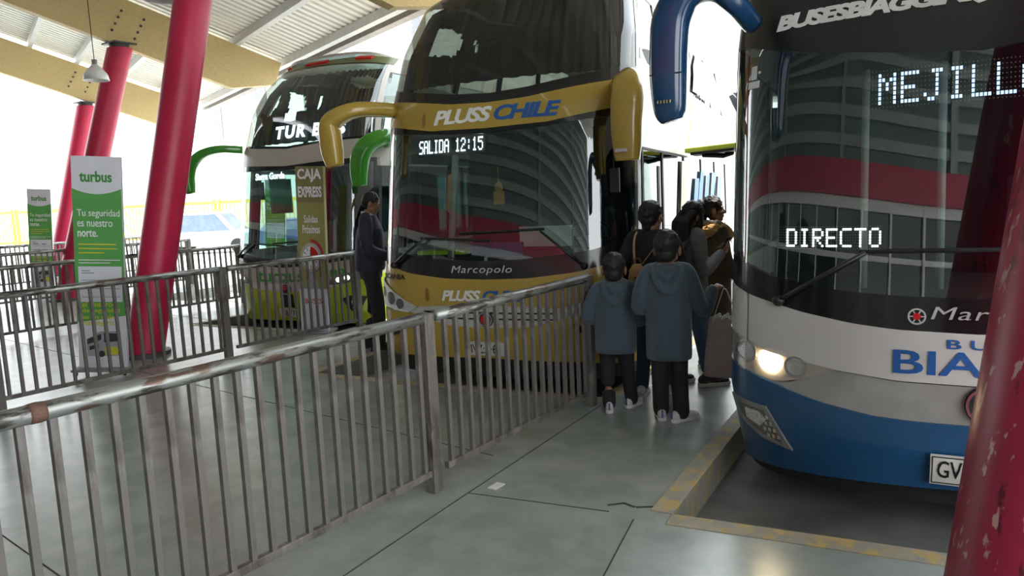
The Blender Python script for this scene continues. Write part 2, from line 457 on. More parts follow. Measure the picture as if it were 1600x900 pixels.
bm = B(); tube(bm, [(0, .545, 1.05), (0, .555, 1.05), (0, .575, 1.05), (0, .59, 1.05), (0, .60, 1.05)], [.0352, .0375, .0385, .037, .0352], 16); link('weld_repair', bm, mat('rusty_weld', (.13, .065, .045), .6, var=.4, scale=20, bump=.5), t, True)
railing(-2.82, 3.285, 5.17, 'steel railing section in front of the yellow bus, ending beside the small boy', (1,), 17)
railing(-7.53, 2.72, 5.08, 'steel railing section passing in front of the large green banner', (0, 1), 20)
railing(-7.53, 5.165, 7.17, 'steel railing section across the lime green bus front, behind the ticket sign', (1,), 18)
railing(-11.83, 3.9, 6.1, 'third steel railing row, section behind the large banner at far left', (0, 1), 20)
railing(-11.83, 6.185, 8.4, 'third steel railing row, section between the thick red column and the lime bus', (1,), 20)
railing(-16.3, 5.7, 7.9, 'fourth steel railing row at the left edge, section nearer the terminal', (0, 1), 20)
railing(-16.3, 7.985, 10.2, 'fourth steel railing row, section crossing the small far banner', (1,), 20)
railing(-20.9, 7.6, 9.8, 'farthest steel railing row, pale section at the left edge', (0, 1), 20)
railing(-20.9, 9.885, 12.1, 'farthest steel railing row, pale section behind the red columns', (1,), 20)

# ------------------------------------------------------------------ buses
def lerp(z, tab):
    if z <= tab[0][0]: return tab[0][1]
    for (a, va), (b, vb) in zip(tab, tab[1:]):
        if z <= b: return va+(vb-va)*(z-a)/(b-a)
    return tab[-1][1]
class Shape:
    def __init__(s, W, Dp, n, rake, nar): s.W, s.Dp, s.n, s.rake, s.nar = W, Dp, n, rake, nar
    def S(s, t, z):
        W = s.W-lerp(z, s.nar); r = lerp(z, s.rake); a = abs(t); sg = 1 if t >= 0 else -1
        if a <= 1:
            th = a*PI/2; u = sg*W*math.sin(th)**(2/s.n); v = s.Dp-s.Dp*max(0, math.cos(th))**(2/s.n)
        else: u = sg*W; v = s.Dp+a-1
        return V((u, v+r*max(0, 1-max(0, a-1)/3.0), z))
    def N(s, t, z):
        e = 1e-3; du = s.S(t+e, z)-s.S(t-e, z); dz = s.S(t, z+e)-s.S(t, z-e)
        n = du.cross(dz)
        return n.normalized() if n.length > 0 else V((0, -1, 0))
    def t(s, u, z):
        W = s.W-lerp(z, s.nar); a = abs(u)
        if a >= W: r = 1+a-W
        else: r = math.asin(min(1, (a/W)**(s.n/2)))/(PI/2)
        return math.copysign(r, u)
    def p(s, u, z, off=0.0):
        t = s.t(u, z); return s.S(t, z)+s.N(t, z)*off
    def ut(s, t):
        a = abs(t)
        return math.copysign(s.W*math.sin(a*PI/2)**(2/s.n) if a <= 1 else s.W+a-1, t)
def cv(tab): return lambda u: lerp(abs(u), tab)
def const(z): return lambda u: z
def patch(sh, name, m, par, t0, t1, zl, zh, off=0.0, th=0.03, nt=40, nz=6, smooth=True, drop=None, wave=None, single=False):
    bm = B(); O = []; I = []
    for i in range(nt+1):
        t = t0+(t1-t0)*i/nt; u = sh.ut(t); a, b = zl(u), zh(u); co = []; ci = []
        for j in range(nz+1):
            z = a+(b-a)*j/nz; nn = sh.N(t, z); w = wave(t, z) if wave else 0
            p = sh.S(t, z)+nn*(off+w); co.append(bm.verts.new(p))
            if not single: ci.append(bm.verts.new(p-nn*th))
        O.append(co); I.append(ci)
    for i in range(nt):
        for j in range(nz):
            if drop:
                t = t0+(t1-t0)*(i+0.5)/nt; u = sh.ut(t); z = zl(u)+(zh(u)-zl(u))*(j+0.5)/nz
                if drop((sh.S(t, z)-sh.N(t, z)*0.1).x, z): continue
            bm.faces.new((O[i][j], O[i+1][j], O[i+1][j+1], O[i][j+1]))
            if not single: bm.faces.new((I[i][j], I[i][j+1], I[i+1][j+1], I[i+1][j]))
    if not single:
        for i in range(nt):
            bm.faces.new((O[i][0], I[i][0], I[i+1][0], O[i+1][0])); bm.faces.new((O[i][nz], O[i+1][nz], I[i+1][nz], I[i][nz]))
        for j in range(nz):
            bm.faces.new((O[0][j], O[0][j+1], I[0][j+1], I[0][j])); bm.faces.new((O[nt][j], I[nt][j], I[nt][j+1], O[nt][j+1]))
    if drop: bmesh.ops.delete(bm, geom=[v for v in bm.verts if not v.link_faces], context='VERTS')
    o = link(name, bm, m, par)
    if smooth: smooth_by_angle(o, 40)
    return o
def cutgrid(bm, du=0.05, dz=0.12):
    xs = [v.co.x for v in bm.verts]; zs = [v.co.z for v in bm.verts]
    x = math.floor(min(xs)/du)*du+du
    while x < max(xs):
        bmesh.ops.bisect_plane(bm, geom=bm.verts[:]+bm.edges[:]+bm.faces[:], plane_co=(x, 0, 0), plane_no=(1, 0, 0)); x += du
    z = math.floor(min(zs)/dz)*dz+dz
    while z < max(zs):
        bmesh.ops.bisect_plane(bm, geom=bm.verts[:]+bm.edges[:]+bm.faces[:], plane_co=(0, 0, z), plane_no=(0, 0, 1)); z += dz
    return bm
def wrap(sh, name, bm, m, par, off=0.004, th=0.004, du=0.05, side=None):
    """lay a flat X-Z bmesh onto the bus skin"""
    cutgrid(bm, du)
    bmesh.ops.recalc_face_normals(bm, faces=bm.faces[:])
    back = {v: sh.p(v.co.x, v.co.z, off) for v in bm.verts}
    r = bmesh.ops.extrude_face_region(bm, geom=bm.faces[:])
    top = [g for g in r['geom'] if isinstance(g, bmesh.types.BMVert)]
    tp = {v: sh.p(v.co.x, v.co.z, off+th) for v in top}
    for v, c in back.items():
        if v.is_valid: v.co = c
    for v, c in tp.items(): v.co = c
    return link(name, bm, m, par)
def poly_bm(pts):
    bm = B(); f = bm.faces.new([bm.verts.new((x, 0, z)) for x, z in pts])
    bmesh.ops.triangulate(bm, faces=[f]); return bm
def disc_bm(c, r, n=28, r2=None):
    bm = B()
    if r2 is None: bm.faces.new([bm.verts.new((c[0]+r*math.cos(2*PI*i/n), 0, c[1]+r*math.sin(2*PI*i/n))) for i in range(n)]); bmesh.ops.triangulate(bm, faces=bm.faces[:])
    else:
        a = [bm.verts.new((c[0]+r*math.cos(2*PI*i/n), 0, c[1]+r*math.sin(2*PI*i/n))) for i in range(n)]
        b = [bm.verts.new((c[0]+r2*math.cos(2*PI*i/n), 0, c[1]+r2*math.sin(2*PI*i/n))) for i in range(n)]
        for i in range(n): bm.faces.new((a[i], a[(i+1) % n], b[(i+1) % n], b[i]))
    return bm
def shift(bm, x, z):
    for v in bm.verts: v.co.x += x; v.co.z += z
    return bm
def led(sh, par, s, u0, z0, w, h, m, panel_m, off, lead=0, panel=True, grid=None, name='led_text', fill=0.80):
    ds, nx = dots(s, lead); nx -= 1
    px, pz = w/nx, h/7
    if panel:
        bm = poly_bm([(u0-0.02-(px*4 if grid else 0), z0-0.02), (u0+w+0.02, z0-0.02), (u0+w+0.02, z0+h+0.02), (u0-0.02-(px*4 if grid else 0), z0+h+0.02)])
        P = wrap(sh, 'led_panel', bm, panel_m, par, off-0.03, 0.015)
    bm = B()
    def dot(c, r, f):
        cx, cz = u0+(c+0.5)*px, z0+(r+0.5)*pz
        a, b = px*f/2, pz*f/2
        q = [sh.p(cx-a, cz-b, off), sh.p(cx+a, cz-b, off), sh.p(cx+a, cz+b, off), sh.p(cx-a, cz+b, off)]
        nn = sh.N(sh.t(cx, cz), cz)*-0.006
        vs = [bm.verts.new(p) for p in q]; vb = [bm.verts.new(p+nn) for p in q]
        bm.faces.new(vs); bm.faces.new(vb[::-1])
        for i in range(4): bm.faces.new((vs[i], vb[i], vb[(i+1) % 4], vs[(i+1) % 4]))
    for c, r in ds: dot(c, r, fill)
    link(name, bm, m, par)
    if grid:
        bm = B(); on = set(ds)
        for c in range(-4, nx):
            for r in range(-1, 8):
                if (c, r) not in on: dot(c, r, 0.22)
        o = link('unlit_leds', bm, grid, par); o['kind'] = 'stuff'
def mirror(par, name, pts, sizes, m, glass_at=None, pw=3.2):
    bm = B(); tube(bm, pts, [tuple(s) for s in sizes], 20, V((0, 1, 0)), pw=pw)
    o = link(name, bm, m, par, True)
    return o
def catmull(pts, k=5):
    P = [V(p) for p in pts]; out = []
    for i in range(len(P)-1):
        p0, p1, p2, p3 = P[max(i-1, 0)], P[i], P[i+1], P[min(i+2, len(P)-1)]
        for j in range(k):
            t = j/k
            out.append(0.5*((2*p1)+(p2-p0)*t+(2*p0-5*p1+4*p2-p3)*t*t+(-p0+3*p1-3*p2+p3)*t**3))
    out.append(P[-1]); return out
def catval(vals, k=5):
    o = catmull([(v[0], v[1], 0) for v in vals], k); return [(q.x, q.y) for q in o]
def wheel(par, u, v, r=0.5, w=0.3):
    mx = Matrix.Translation((u, v, ROAD+r)) @ Matrix.Rotation(PI/2, 4, 'Y')
    bm = B(); lathe(bm, [(r*0.55, -w/2), (r*0.93, -w/2), (r, -w/2+0.04), (r, w/2-0.04), (r*0.93, w/2), (r*0.55, w/2)], 32, mx)
    o = link('wheel', bm, rubber, par, True); smooth_by_angle(o)
    bm = B(); lathe(bm, [(r*0.2, -w/2+0.02), (r*0.56, -w/2+0.05), (r*0.56, w/2-0.05), (r*0.2, w/2-0.02)], 24, mx)
    link('rim', bm, chrome, o, True)
def wiper(sh, par, a, mid, b, off=0.03):
    bm = B(); pts = [sh.p(*a, off+0.005), sh.p((a[0]+mid[0])/2, (a[1]+mid[1])/2, off+0.02), sh.p(*mid, off+0.02)]
    tube(bm, pts, [(0.022, 0.014), (0.016, 0.012), (0.012, 0.01)], 8); o = link('wiper', bm, black_trim, par, True)
    bm = B(); k = 10; tube(bm, [sh.p(b[0][0]+(b[1][0]-b[0][0])*i/k, b[0][1]+(b[1][1]-b[0][1])*i/k, off-0.012) for i in range(k+1)], (0.012, 0.012), 8); link('wiper_blade', bm, black_trim, o)
    bm = B(); blob(bm, sh.p(*a, off), 0.035); link('wiper_pivot', bm, black_trim, o, True)
    return o

rubber = mat('rubber', (0.02, 0.02, 0.02), 0.8)
chrome = mat('chrome', (0.6, 0.6, 0.6), 0.2, 1.0, var=0.05)
black_trim = mat('black_trim', (0.012, 0.012, 0.013), 0.45)
black_gloss = mat('black_gloss', (0.012, 0.011, 0.012), 0.12, spec=0.6)
dark_in = mat('dark_interior', (0.035, 0.038, 0.04), 0.8)
seat_m = mat('seat_fabric', (0.05, 0.06, 0.10), 0.9)
curtain_m = mat('dark_curtain', (0.045, 0.047, 0.045), 0.9, var=0.2, scale=3)
ws_glass = glass('windshield_glass', (0.56, 0.68, 0.64), 2.1)
up_glass = glass('tinted_glass', (0.42, 0.45, 0.42), 1.6)
dark_side_glass = glass('dark_side_glass', (0.32, 0.36, 0.36), 1.6)
side_glass = glass('side_glass', (0.80, 0.92, 0.88), 1.6)
lens_m = glass('lamp_lens', (0.95, 0.95, 0.95), 1.5)
reflector = mat('lamp_reflector', (0.75, 0.75, 0.75), 0.18, 0.6, var=0.1, scale=30, bump=0.9, bscale=75)
led_white = emit('led_white', (0.80, 0.90, 1.0), 2.6)
led_blue = emit('led_blue_white', (0.50, 0.58, 1.0), 2.4)
led_warm = emit('led_warm_white', (1.0, 0.93, 0.90), 3.0)
led_panel_m = mat('led_panel', (0.01, 0.01, 0.012), 0.5)
led_off = mat('unlit_led', (0.35, 0.37, 0.36), 0.4)
silver_letter = mat('silver_letter', (0.75, 0.75, 0.74), 0.25, 0.6)
white_letter = mat('white_letter', (0.80, 0.79, 0.76), 0.45)
blue_letter = mat('blue_letter', (0.015, 0.10, 0.34), 0.4)
plate_m = mat('plate_white', (0.62, 0.60, 0.56), 0.4)
black_letter = mat('black_letter', (0.01, 0.01, 0.01), 0.5)
red_lens = mat('red_lens', (0.55, 0.01, 0.01), 0.3)
bulb = emit('bulb_warm', (1.0, 0.80, 0.50), 40.0)
bulb_white = emit('bulb_white', (1.0, 0.97, 0.92), 6.0)

def bus_root(name, label, x, y, deg): return thing(name, label, 'bus', (x, y, 0), math.radians(deg))
def bus_shell(sh, t, body, roofm, top, L, upper, up_g, low_g, zb, lg, floor2=None, right_open=None):
    """sides, roof, rear, inner floor, bulkhead.  lg = lower glass row (z0,z1); upper = upper glass row (z0,z1) or None"""
    rows = [(zb, lg[0], 'side_skirt', body), (lg[1], (upper[0] if upper else top), 'side_panel', body)]
    for sg in (-1, 1):
        for a, b, nm, m in rows:
            patch(sh, nm, m, t, sg*1.0, sg*(1+L), const(a), const(b), 0, 0.04, 14, 5)
        patch(sh, 'side_window', low_g, t, sg*1.0, sg*(1+L), const(lg[0]), const(lg[1]), -0.01, 0.01, 12, 4)
        if upper:
            patch(sh, 'upper_side_window', up_g, t, sg*1.0, sg*(1+L), const(upper[0]), const(upper[1]), -0.01, 0.01, 14, 5)
            patch(sh, 'roof_side', body, t, sg*1.0, sg*(1+L), const(upper[1]), const(top), 0, 0.04, 14, 4)
        for q in (1.05, 2.15, 3.6, 5.1, 6.6, 8.1):
            for zz in ([lg] + ([upper] if upper else [])):
                bm = B()
                pts = [sh.S(sg*(q+dq), z)+sh.N(sg*(q+dq), z)*o for dq in (0,) for z in zz for o in (0,)]
                a, b = pts
                d = V((0, 0.07, 0)); w = V((sg*-0.05, 0, 0))
                loft(bm, [[a, a+d, a+d+w, a+w], [b, b+d, b+d+w, b+w]])
                link('window_pillar', bm, black_trim, t)
    ut = sh.W-lerp(top, sh.nar)
    bm = B()   # roof skin
    rings = []
    nn = 24
    for v in [0]+[L*i/8 for i in range(1, 9)]:
        ring = []
        for i in range(nn+1):
            tt = -1+2*i/nn
            p = sh.S(tt, top); p.z = top+0.10*(1-abs(tt)**2.5)
            if v > 0: p.y = max(p.y, sh.Dp+v+lerp(top, sh.rake)*max(0, 1-v/3.0))
            ring.append(p)
        rings.append(ring)
    R1 = [[bm.verts.new(p) for p in r] for r in rings]; R2 = [[bm.verts.new(p-V((0, 0, 0.04))) for p in r] for r in rings]
    for a, b in zip(R1, R1[1:]):
        for i in range(nn): bm.faces.new((a[i], a[i+1], b[i+1], b[i]))
    for a, b in zip(R2, R2[1:]):
        for i in range(nn): bm.faces.new((a[i], b[i], b[i+1], a[i+1]))
    for i in range(nn): bm.faces.new((R1[0][i], R2[0][i], R2[0][i+1], R1[0][i+1])); bm.faces.new((R1[-1][i], R1[-1][i+1], R2[-1][i+1], R2[-1][i]))
    o = link('roof', bm, roofm, t); smooth_by_angle(o)
    W = sh.W
    bm = B(); box(bm, (-W+0.07, 0.9, zb), (W-0.07, sh.Dp+L, zb+0.08)); box(bm, (-W+0.07, 2.4, zb), (W-0.07, 2.46, (floor2 or top)))
    if floor2: box(bm, (-W+0.1, 0.75, floor2-0.14), (W-0.1, sh.Dp+L, floor2))
    box(bm, (-W+0.06, sh.Dp+L-0.06, zb), (W-0.06, sh.Dp+L, top-0.05))
    link('inner_floor', bm, dark_in, t)
    for u in (-0.62, 0.62):
        wheel(t, u*1.72, sh.Dp+1.85)
def cabin(sh, t, zd):
    """dashboard, steering wheel, driver seat"""
    bm = B(); nt = 24
    rings = []
    for i in range(nt+1):
        tt = -0.93+1.86*i/nt
        a = sh.S(tt, zd)-sh.N(tt, zd)*0.07; b = V((a.x*0.92, 1.15, zd+0.02)); c = V((a.x*0.92, 1.15, zd-0.35)); d = sh.S(tt, zd-0.3)-sh.N(tt, zd)*0.07
        rings.append([a, b, c, d])
    loft(bm, rings); o = link('dashboard', bm, dark_in, t)
    bm = B(); c = V((0.62, 1.2, zd+0.12)); n = 20
    ax = V((0, -0.7, 0.7)); s = V((1, 0, 0)); w = V((0, 0.7, 0.7))
    tube(bm, [c+s*(0.23*math.cos(2*PI*i/n))+w*(0.23*math.sin(2*PI*i/n)) for i in range(n+1)], 0.018, 8)
    tube(bm, [c-s*0.22, c+s*0.22], 0.016, 8); tube(bm, [c, c-ax*0.35+V((0, 0, -0.1))], 0.03, 8)
    link('steering_wheel', bm, black_trim, t, True)
    bm = B(); box(bm, (0.36, 1.55, zd-0.25), (0.88, 2.05, zd-0.10)); box(bm, (0.36, 1.98, zd-0.15), (0.88, 2.12, zd+0.62)); box(bm, (0.46, 1.99, zd+0.62), (0.78, 2.1, zd+0.84))
    o = link('driver_seat', bm, seat_m, t); bevel(o, 0.04, 3)
# ---- yellow double-decker
gold = mat('gold_paint', (0.43, 0.29, 0.05), 0.22, coat=0.4, var=0.06, scale=1.5)
gold_dark = mat('gold_bumper_paint', (0.44, 0.30, 0.04), 0.3, coat=0.3, var=0.08)
white_paint = mat('white_bus_paint', (0.74, 0.73, 0.72), 0.25, coat=0.3, var=0.04)
silver_grille = mat('silver_grille', (0.58, 0.57, 0.55), 0.35, 0.2)
SP = Shape(1.30, .6, 2.8, [(.15, .08), (.5, 0), (.95, 0), (1.15, .03), (2.3, .2), (2.6, .26), (3.2, .5), (3.7, .85), (3.95, 1.3)],
           [(.2, .04), (.6, 0), (1.1, .02), (2.5, .05), (3.2, .10), (3.7, .2), (3.95, .4)])
t = bus_root('coach', 'yellow double-deck coach with dark upper windshield and lit departure time sign', -3.92, 5.275, 12)
bus_shell(SP, t, white_paint, gold, 3.9, 11.5, (2.95, 3.7), up_glass, dark_side_glass, 0.05, (1.25, 2.12), 2.62)
hood_t = cv([(0, .997), (.4, 1.005), (.83, 1.05), (1.2, 1.13), (1.3, 1.2), (1.45, 1.25)])
gl_b = cv([(0, 1.16), (.4, 1.175), (.75, 1.21), (1.0, 1.24), (1.2, 1.31), (1.3, 1.36), (1.5, 1.4)])
gl_t = cv([(0, 2.30), (.4, 2.315), (.75, 2.345), (1.13, 2.38), (1.3, 2.4)])
yb_b = cv([(0, 2.345), (.6, 2.36), (1.1, 2.44), (1.3, 2.47)])
yb_t = cv([(0, 2.575), (.4, 2.59), (1.12, 2.69), (1.3, 2.74)])
ug_b = cv([(0, 2.66), (.4, 2.685), (1.05, 2.78), (1.3, 2.85)])
ug_t = cv([(0, 3.86), (1.3, 3.80)])
hd_b = cv([(0, .765), (.4, .755), (.72, .74), (.83, .70), (1.3, .70)])
gr_b = cv([(0, .555), (.4, .57), (.75, .65), (.83, .68), (1.3, .68)])
patch(SP, 'hood_panel', gold, t, -1.02, 1.02, hd_b, hood_t, 0, .03, 60, 5)
patch(SP, 'windshield_apron', black_gloss, t, -1.06, 1.06, hood_t, gl_b, -0.002, .03, 60, 3)
patch(SP, 'windshield', ws_glass, t, -0.965, 0.99, gl_b, gl_t, -0.004, .006, 60, 10, single=True)
for sg in (-1, 1):
    patch(SP, 'corner_pillar', black_gloss, t, sg*0.965, sg*1.10, gl_b, gl_t, 0, .05, 10, 8)
patch(SP, 'windshield_header', black_gloss, t, -1.06, 1.06, gl_t, yb_b, 0, .03, 60, 2)
patch(SP, 'destination_band', gold, t, -1.06, 1.06, yb_b, yb_t, 0.004, .03, 60, 3)
patch(SP, 'upper_sill', black_gloss, t, -1.06, 1.06, yb_t, ug_b, 0, .03, 60, 2)
patch(SP, 'upper_windshield', up_glass, t, -0.97, 0.97, ug_b, ug_t, -0.004, .006, 60, 14, single=True)
for sg in (-1, 1): patch(SP, 'upper_corner_pillar', black_gloss, t, sg*0.965, sg*1.06, ug_b, ug_t, 0, .05, 10, 12)
patch(SP, 'roof_edge', gold, t, -1.06, 1.06, ug_t, const(3.92), 0, .03, 50, 2)
patch(SP, 'grille_band', silver_grille, t, -.58, .58, gr_b, hd_b, -0.012, .03, 40, 3)
bm = B()
for i in range(9): shift_b = poly_bm([(-.62, .585+i*.019), (.62, .585+i*.019), (.62, .590+i*.019), (-.62, .590+i*.019)]) if 0 else None
for i in range(2):
    bm = poly_bm([(-.66, .63+i*.055), (.66, .63+i*.055), (.66, .645+i*.055), (-.66, .645+i*.055)])
    wrap(SP, 'grille_slot', bm, black_trim, t, -0.011, 0.004)
patch(SP, 'bumper', gold_dark, t, -1.30, 1.30, cv([(0, .27), (.9, .25), (1.3, .20), (1.6, .2)]), gr_b, 0.006, .06, 60, 5)
patch(SP, 'bumper_side', gold_dark, t, 1.0, 1.75, const(.2), cv([(1.3, 1.12), (1.45, 1.2), (2.05, 1.24)]), 0.004, .04, 12, 4)
patch(SP, 'bumper_side', gold_dark, t, -1.75, -1.0, const(.2), cv([(1.3, 1.12), (1.45, 1.2), (2.05, 1.24)]), 0.004, .04, 12, 4)
patch(SP, 'lower_valance', black_trim, t, -1.0, 1.0, const(.08), cv([(0, .27), (.9, .25), (1.3, .22)]), -0.03, .05, 40, 2)
for sg in (-1, 1):
    hp = [(.70, .735), (.86, .79), (1.05, .88), (1.22, .97), (1.36, 1.0), (1.34, .80), (1.2, .72), (.98, .69), (.83, .675)]
    o = wrap(SP, 'headlamp', poly_bm([(sg*x, z) for x, z in hp]), reflector, t, 0.012, 0.006)
    for c, r in (((.93, .755), .05), ((1.06, .80), .062), ((1.20, .85), .05)):
        wrap(SP, 'lamp_bowl', disc_bm((sg*c[0], c[1]), r), mat('lamp_dark', (0.2, 0.2, 0.2), 0.2, 0.7), o, 0.019, 0.004)
    wrap(SP, 'fog_lamp_surround', poly_bm([(sg*x, z) for x, z in [(.80, .60), (1.05, .55), (1.2, .40), (1.0, .45), (.85, .53)]]), black_trim, t, 0.012, 0.006)
o = wrap(SP, 'maker_badge', disc_bm((0, .64), .075), black_trim, t, 0.012, 0.012); wrap(SP, 'badge_ring', disc_bm((0, .64), .07, 28, .055), chrome, o, 0.026, 0.006); wrap(SP, 'badge_centre', disc_bm((-.0, .64), .045), red_lens, o, 0.026, 0.004)
o = wrap(SP, 'licence_plate', poly_bm([(-.20, .305), (.16, .305), (.16, .435), (-.20, .435)]), plate_m, t, 0.02, 0.01)
wrap(SP, 'plate_lettering', shift(text_bm('IVZ:R·68', .29, .085), -.165, .328), black_letter, o, 0.031, 0.002)
wrap(SP, 'company_lettering', shift(text_bm('PLUSS', .60, .135, 0.25, 0.035, 0.9), -.545, 2.405), white_letter, t, 0.008, 0.003)
wrap(SP, 'company_lettering', shift(text_bm('CHILE', .62, .135, 0.25, 0.035, 0.9), .075, 2.405), blue_letter, t, 0.008, 0.003)
wrap(SP, 'hood_lettering', shift(text_bm('PLUSS', .40, .10, 0.25, 0.035, 0.9), -.44, .80), white_letter, t, 0.008, 0.003)
wrap(SP, 'hood_lettering', shift(text_bm('CHILE', .42, .10, 0.25, 0.035, 0.9), -.02, .80), blue_letter, t, 0.008, 0.003)
wrap(SP, 'body_maker_lettering', shift(text_bm('Marcopolo', .60, .085, 0.2, 0.0, 1.1), -.335, 1.035), silver_letter, t, 0.004, 0.004)
wrap(SP, 'chassis_maker_lettering', shift(text_bm('SCANIA', .34, .05, 0, 0.01), -1.20, .985), black_letter, t, 0.006, 0.004)
for x0, z0 in ((-.66, 2.40), (-.60, .79)):
    wrap(SP, 'faded_decal', poly_bm([(x0+.02*math.cos(a*PI/6), z0+.065+.065*math.sin(a*PI/6)) for a in range(12)]), mat('rust_decal', (0.30, 0.12, 0.03), 0.5), t, 0.006, 0.002)
led(SP, t, 'SALIDA 12:15', -.755, 2.165, .70, .125, led_white, led_panel_m, -0.05, fill=0.85)
wiper(SP, t, (-.99, 1.12), (-.60, 1.37), ((-.66, 1.375), (.06, 1.34)))
wiper(SP, t, (.90, 1.10), (.53, 1.41), ((.56, 1.43), (-.25, 1.41)))
cabin(SP, t, 1.16)
# things on the dash and behind the glass
bm = B(); q = [(-.44, 1.98), (-.36, 2.0), (-.37, 1.80), (-.41, 1.62), (-.445, 1.66)]
o = wrap(SP, 'orange_sunstrip', poly_bm([(x, z-.02) for x, z in q]), mat('orange_card', (0.62, 0.22, 0.10), 0.7), t, -0.09, 0.004)
bm = B(); tube(bm, [SP.p(-.405, 1.20, -.11), SP.p(-.385, 1.7, -.11), SP.p(-.36, 2.28, -.11)], 0.035, 10); link('cab_pole', bm, mat('cab_pole', (0.30, 0.29, 0.28), 0.5), t, True)
bm = B(); box(bm, (-.98, .55, 1.18), (-.45, .80, 1.22), Matrix.Rotation(0.0, 4, 'Z')); link('fluorescent_folder', bm, mat('lime_folder', (0.55, 0.75, 0.05), 0.6), t)
bm = B(); box(bm, (-.30, .40, 1.17), (.22, .44, 1.30)); link('blue_dash_panel', bm, mat('blue_panel', (0.03, 0.09, 0.22), 0.5), t)
bm = B(); box(bm, (.0, .9, 1.22), (.55, .93, 1.42)); link('paper_sheet', bm, mat('paper', (0.7, 0.7, 0.68), 0.8), t)
bm = B(); p0 = SP.p(.10, 1.80, -.06); box(bm, (p0.x-.05, p0.y, 1.66), (p0.x+.05, p0.y+.02, 1.78)); blob(bm, (p0.x, p0.y+.01, 1.81), (.04, .015, .05)); tube(bm, [(p0.x, p0.y+.01, 1.84), (p0.x, p0.y+.01, 2.0)], .003, 6); link('hanging_ornament', bm, mat('gold_ornament', (0.45, 0.22, 0.04), 0.4), t)
# curtains behind the upper windshield, with two gaps
def inside(pt, pl):
    x, y = pt; r = False; n = len(pl)
    for i in range(n):
        (x1, y1), (x2, y2) = pl[i], pl[(i+1) % n]
        if (y1 > y) != (y2 > y) and x < (x2-x1)*(y-y1)/(y2-y1)+x1: r = not r
    return r
holes = [[(-.78, 3.48), (-.60, 3.455), (-.42, 3.345), (-.405, 3.20), (-.48, 3.09), (-.52, 3.13), (-.84, 3.17), (-.79, 3.35)], [(-.275, 3.277), (-.225, 3.266), (-.205, 3.122), (-.228, 3.13)]]
patch(SP, 'curtain', curtain_m, t, -0.93, 0.95, const(2.84), const(3.72), -0.10, .006, 120, 50, drop=lambda u, z: any(inside((u, z), h) for h in holes), wave=lambda tt, z: 0.012*math.sin(tt*95))
# side livery on the kerb side: door leaf, yellow sweep, blue lettering
patch(SP, 'door_frame', black_trim, t, 1.10, 1.16, const(.25), const(2.12), 0.006, .05, 2, 6)
patch(SP, 'door_frame', black_trim, t, 1.80, 1.90, const(.25), const(1.96), 0.02, .05, 2, 6)
patch(SP, 'door_glass', side_glass, t, 1.16, 1.80, const(.55), const(2.05), 0.012, .01, 4, 4)
patch(SP, 'door_header', black_trim, t, 1.05, 3.9, const(2.105), const(2.125), 0.006, .02, 20, 1)
def side_poly(q): return poly_bm([(SP.W+v-.6, z) for v, z in q])
ylw = mat('yellow_livery', (0.80, 0.66, 0.04), 0.3, coat=0.3)
wrap(SP, 'yellow_sweep', side_poly([(3.55, 2.2), (6.0, 2.2), (8.5, 2.5), (8.6, 2.9), (6.5, 2.94), (5.2, 2.85), (4.0, 2.9)]), ylw, t, 0.003, 0.003, 0.25)
wrap(SP, 'yellow_sweep', side_poly([(2.45, .6), (2.9, .6), (3.35, 2.05), (2.95, 2.05)]), ylw, t, 0.014, 0.003, 0.25)
blu = mat('pale_blue_livery', (0.12, 0.30, 0.62), 0.4)
for i, (v, z) in enumerate([(3.6, 1.3), (4.1, 1.4), (4.7, 1.35), (5.4, 1.4), (6.2, 1.35)]):
    wrap(SP, 'blue_graphic', side_poly([(v, z), (v+.35, z), (v+.75, z+.55), (v+.45, z+.55)]), blu, t, 0.014, 0.003, 0.2)
wrap(SP, 'grey_graphic', side_poly([(4.2, 3.0), (5.9, 3.05), (6.3, 3.6), (5.2, 3.68), (4.6, 3.4)]), mat('grey_livery', (0.35, 0.36, 0.42), 0.4), t, 0.01, 0.003, 0.25)
wrap(SP, 'side_lettering', shift(text_bm('PLUSS', 1.2, .22, .2, .03), SP.W+4.0, 2.98), white_letter, t, 0.016, 0.003, 0.2)
# locker flap standing open
bm = B(); mx = Matrix.Translation((1.30, 0, 2.14)) @ Matrix.Rotation(math.radians(-3), 4, 'Y')
box(bm, (0.0, 3.05, 0), (0.62, 3.6, 0.055), mx); o = link('open_hatch', bm, mat('lime_hatch', (0.42, 0.48, 0.03), 0.35), t); bevel(o, 0.012)
bm = B(); box(bm, (0.06, 3.1, -0.03), (0.56, 3.55, -0.002), mx); tube(bm, [mx @ V((.2, 3.15, -.04)), mx @ V((.42, 3.3, -.07)), mx @ V((.5, 3.5, -.04))], 0.03, 8); link('hatch_latch', bm, black_trim, o)
# mirrors
mirror(t, 'mirror_arm', catmull([(-1.12, .48, 2.62), (-1.30, .22, 2.62), (-1.45, .12, 2.58), (-1.57, .08, 2.50), (-1.58, .07, 2.38), (-1.57, .07, 2.22), (-1.55, .07, 2.09)]),
       catval([(.07, .10), (.07, .10), (.075, .10), (.085, .10), (.10, .09), (.10, .085), (.075, .07)]), gold)
mirror(t, 'mirror_arm', catmull([(1.16, .52, 2.62), (1.30, .25, 2.62), (1.34, .05, 2.57), (1.35, -.02, 2.46), (1.34, -.04, 2.28), (1.34, -.04, 2.10), (1.34, -.04, 1.97)]),
       catval([(.08, .10), (.09, .11), (.12, .12), (.13, .12), (.125, .11), (.115, .10), (.095, .08)]), gold)
bm = B(); box(bm, (1.27, -.165, 2.035), (1.37, -.15, 2.06)); o = link('mirror_lamp', bm, chrome, t)
bm = B(); tube(bm, [(1.17, .2, 2.2), (1.16, .2, 1.75)], .006, 6); box(bm, (1.13, .19, 1.72), (1.21, .215, 1.92)); link('kerb_mirror', bm, black_trim, t)

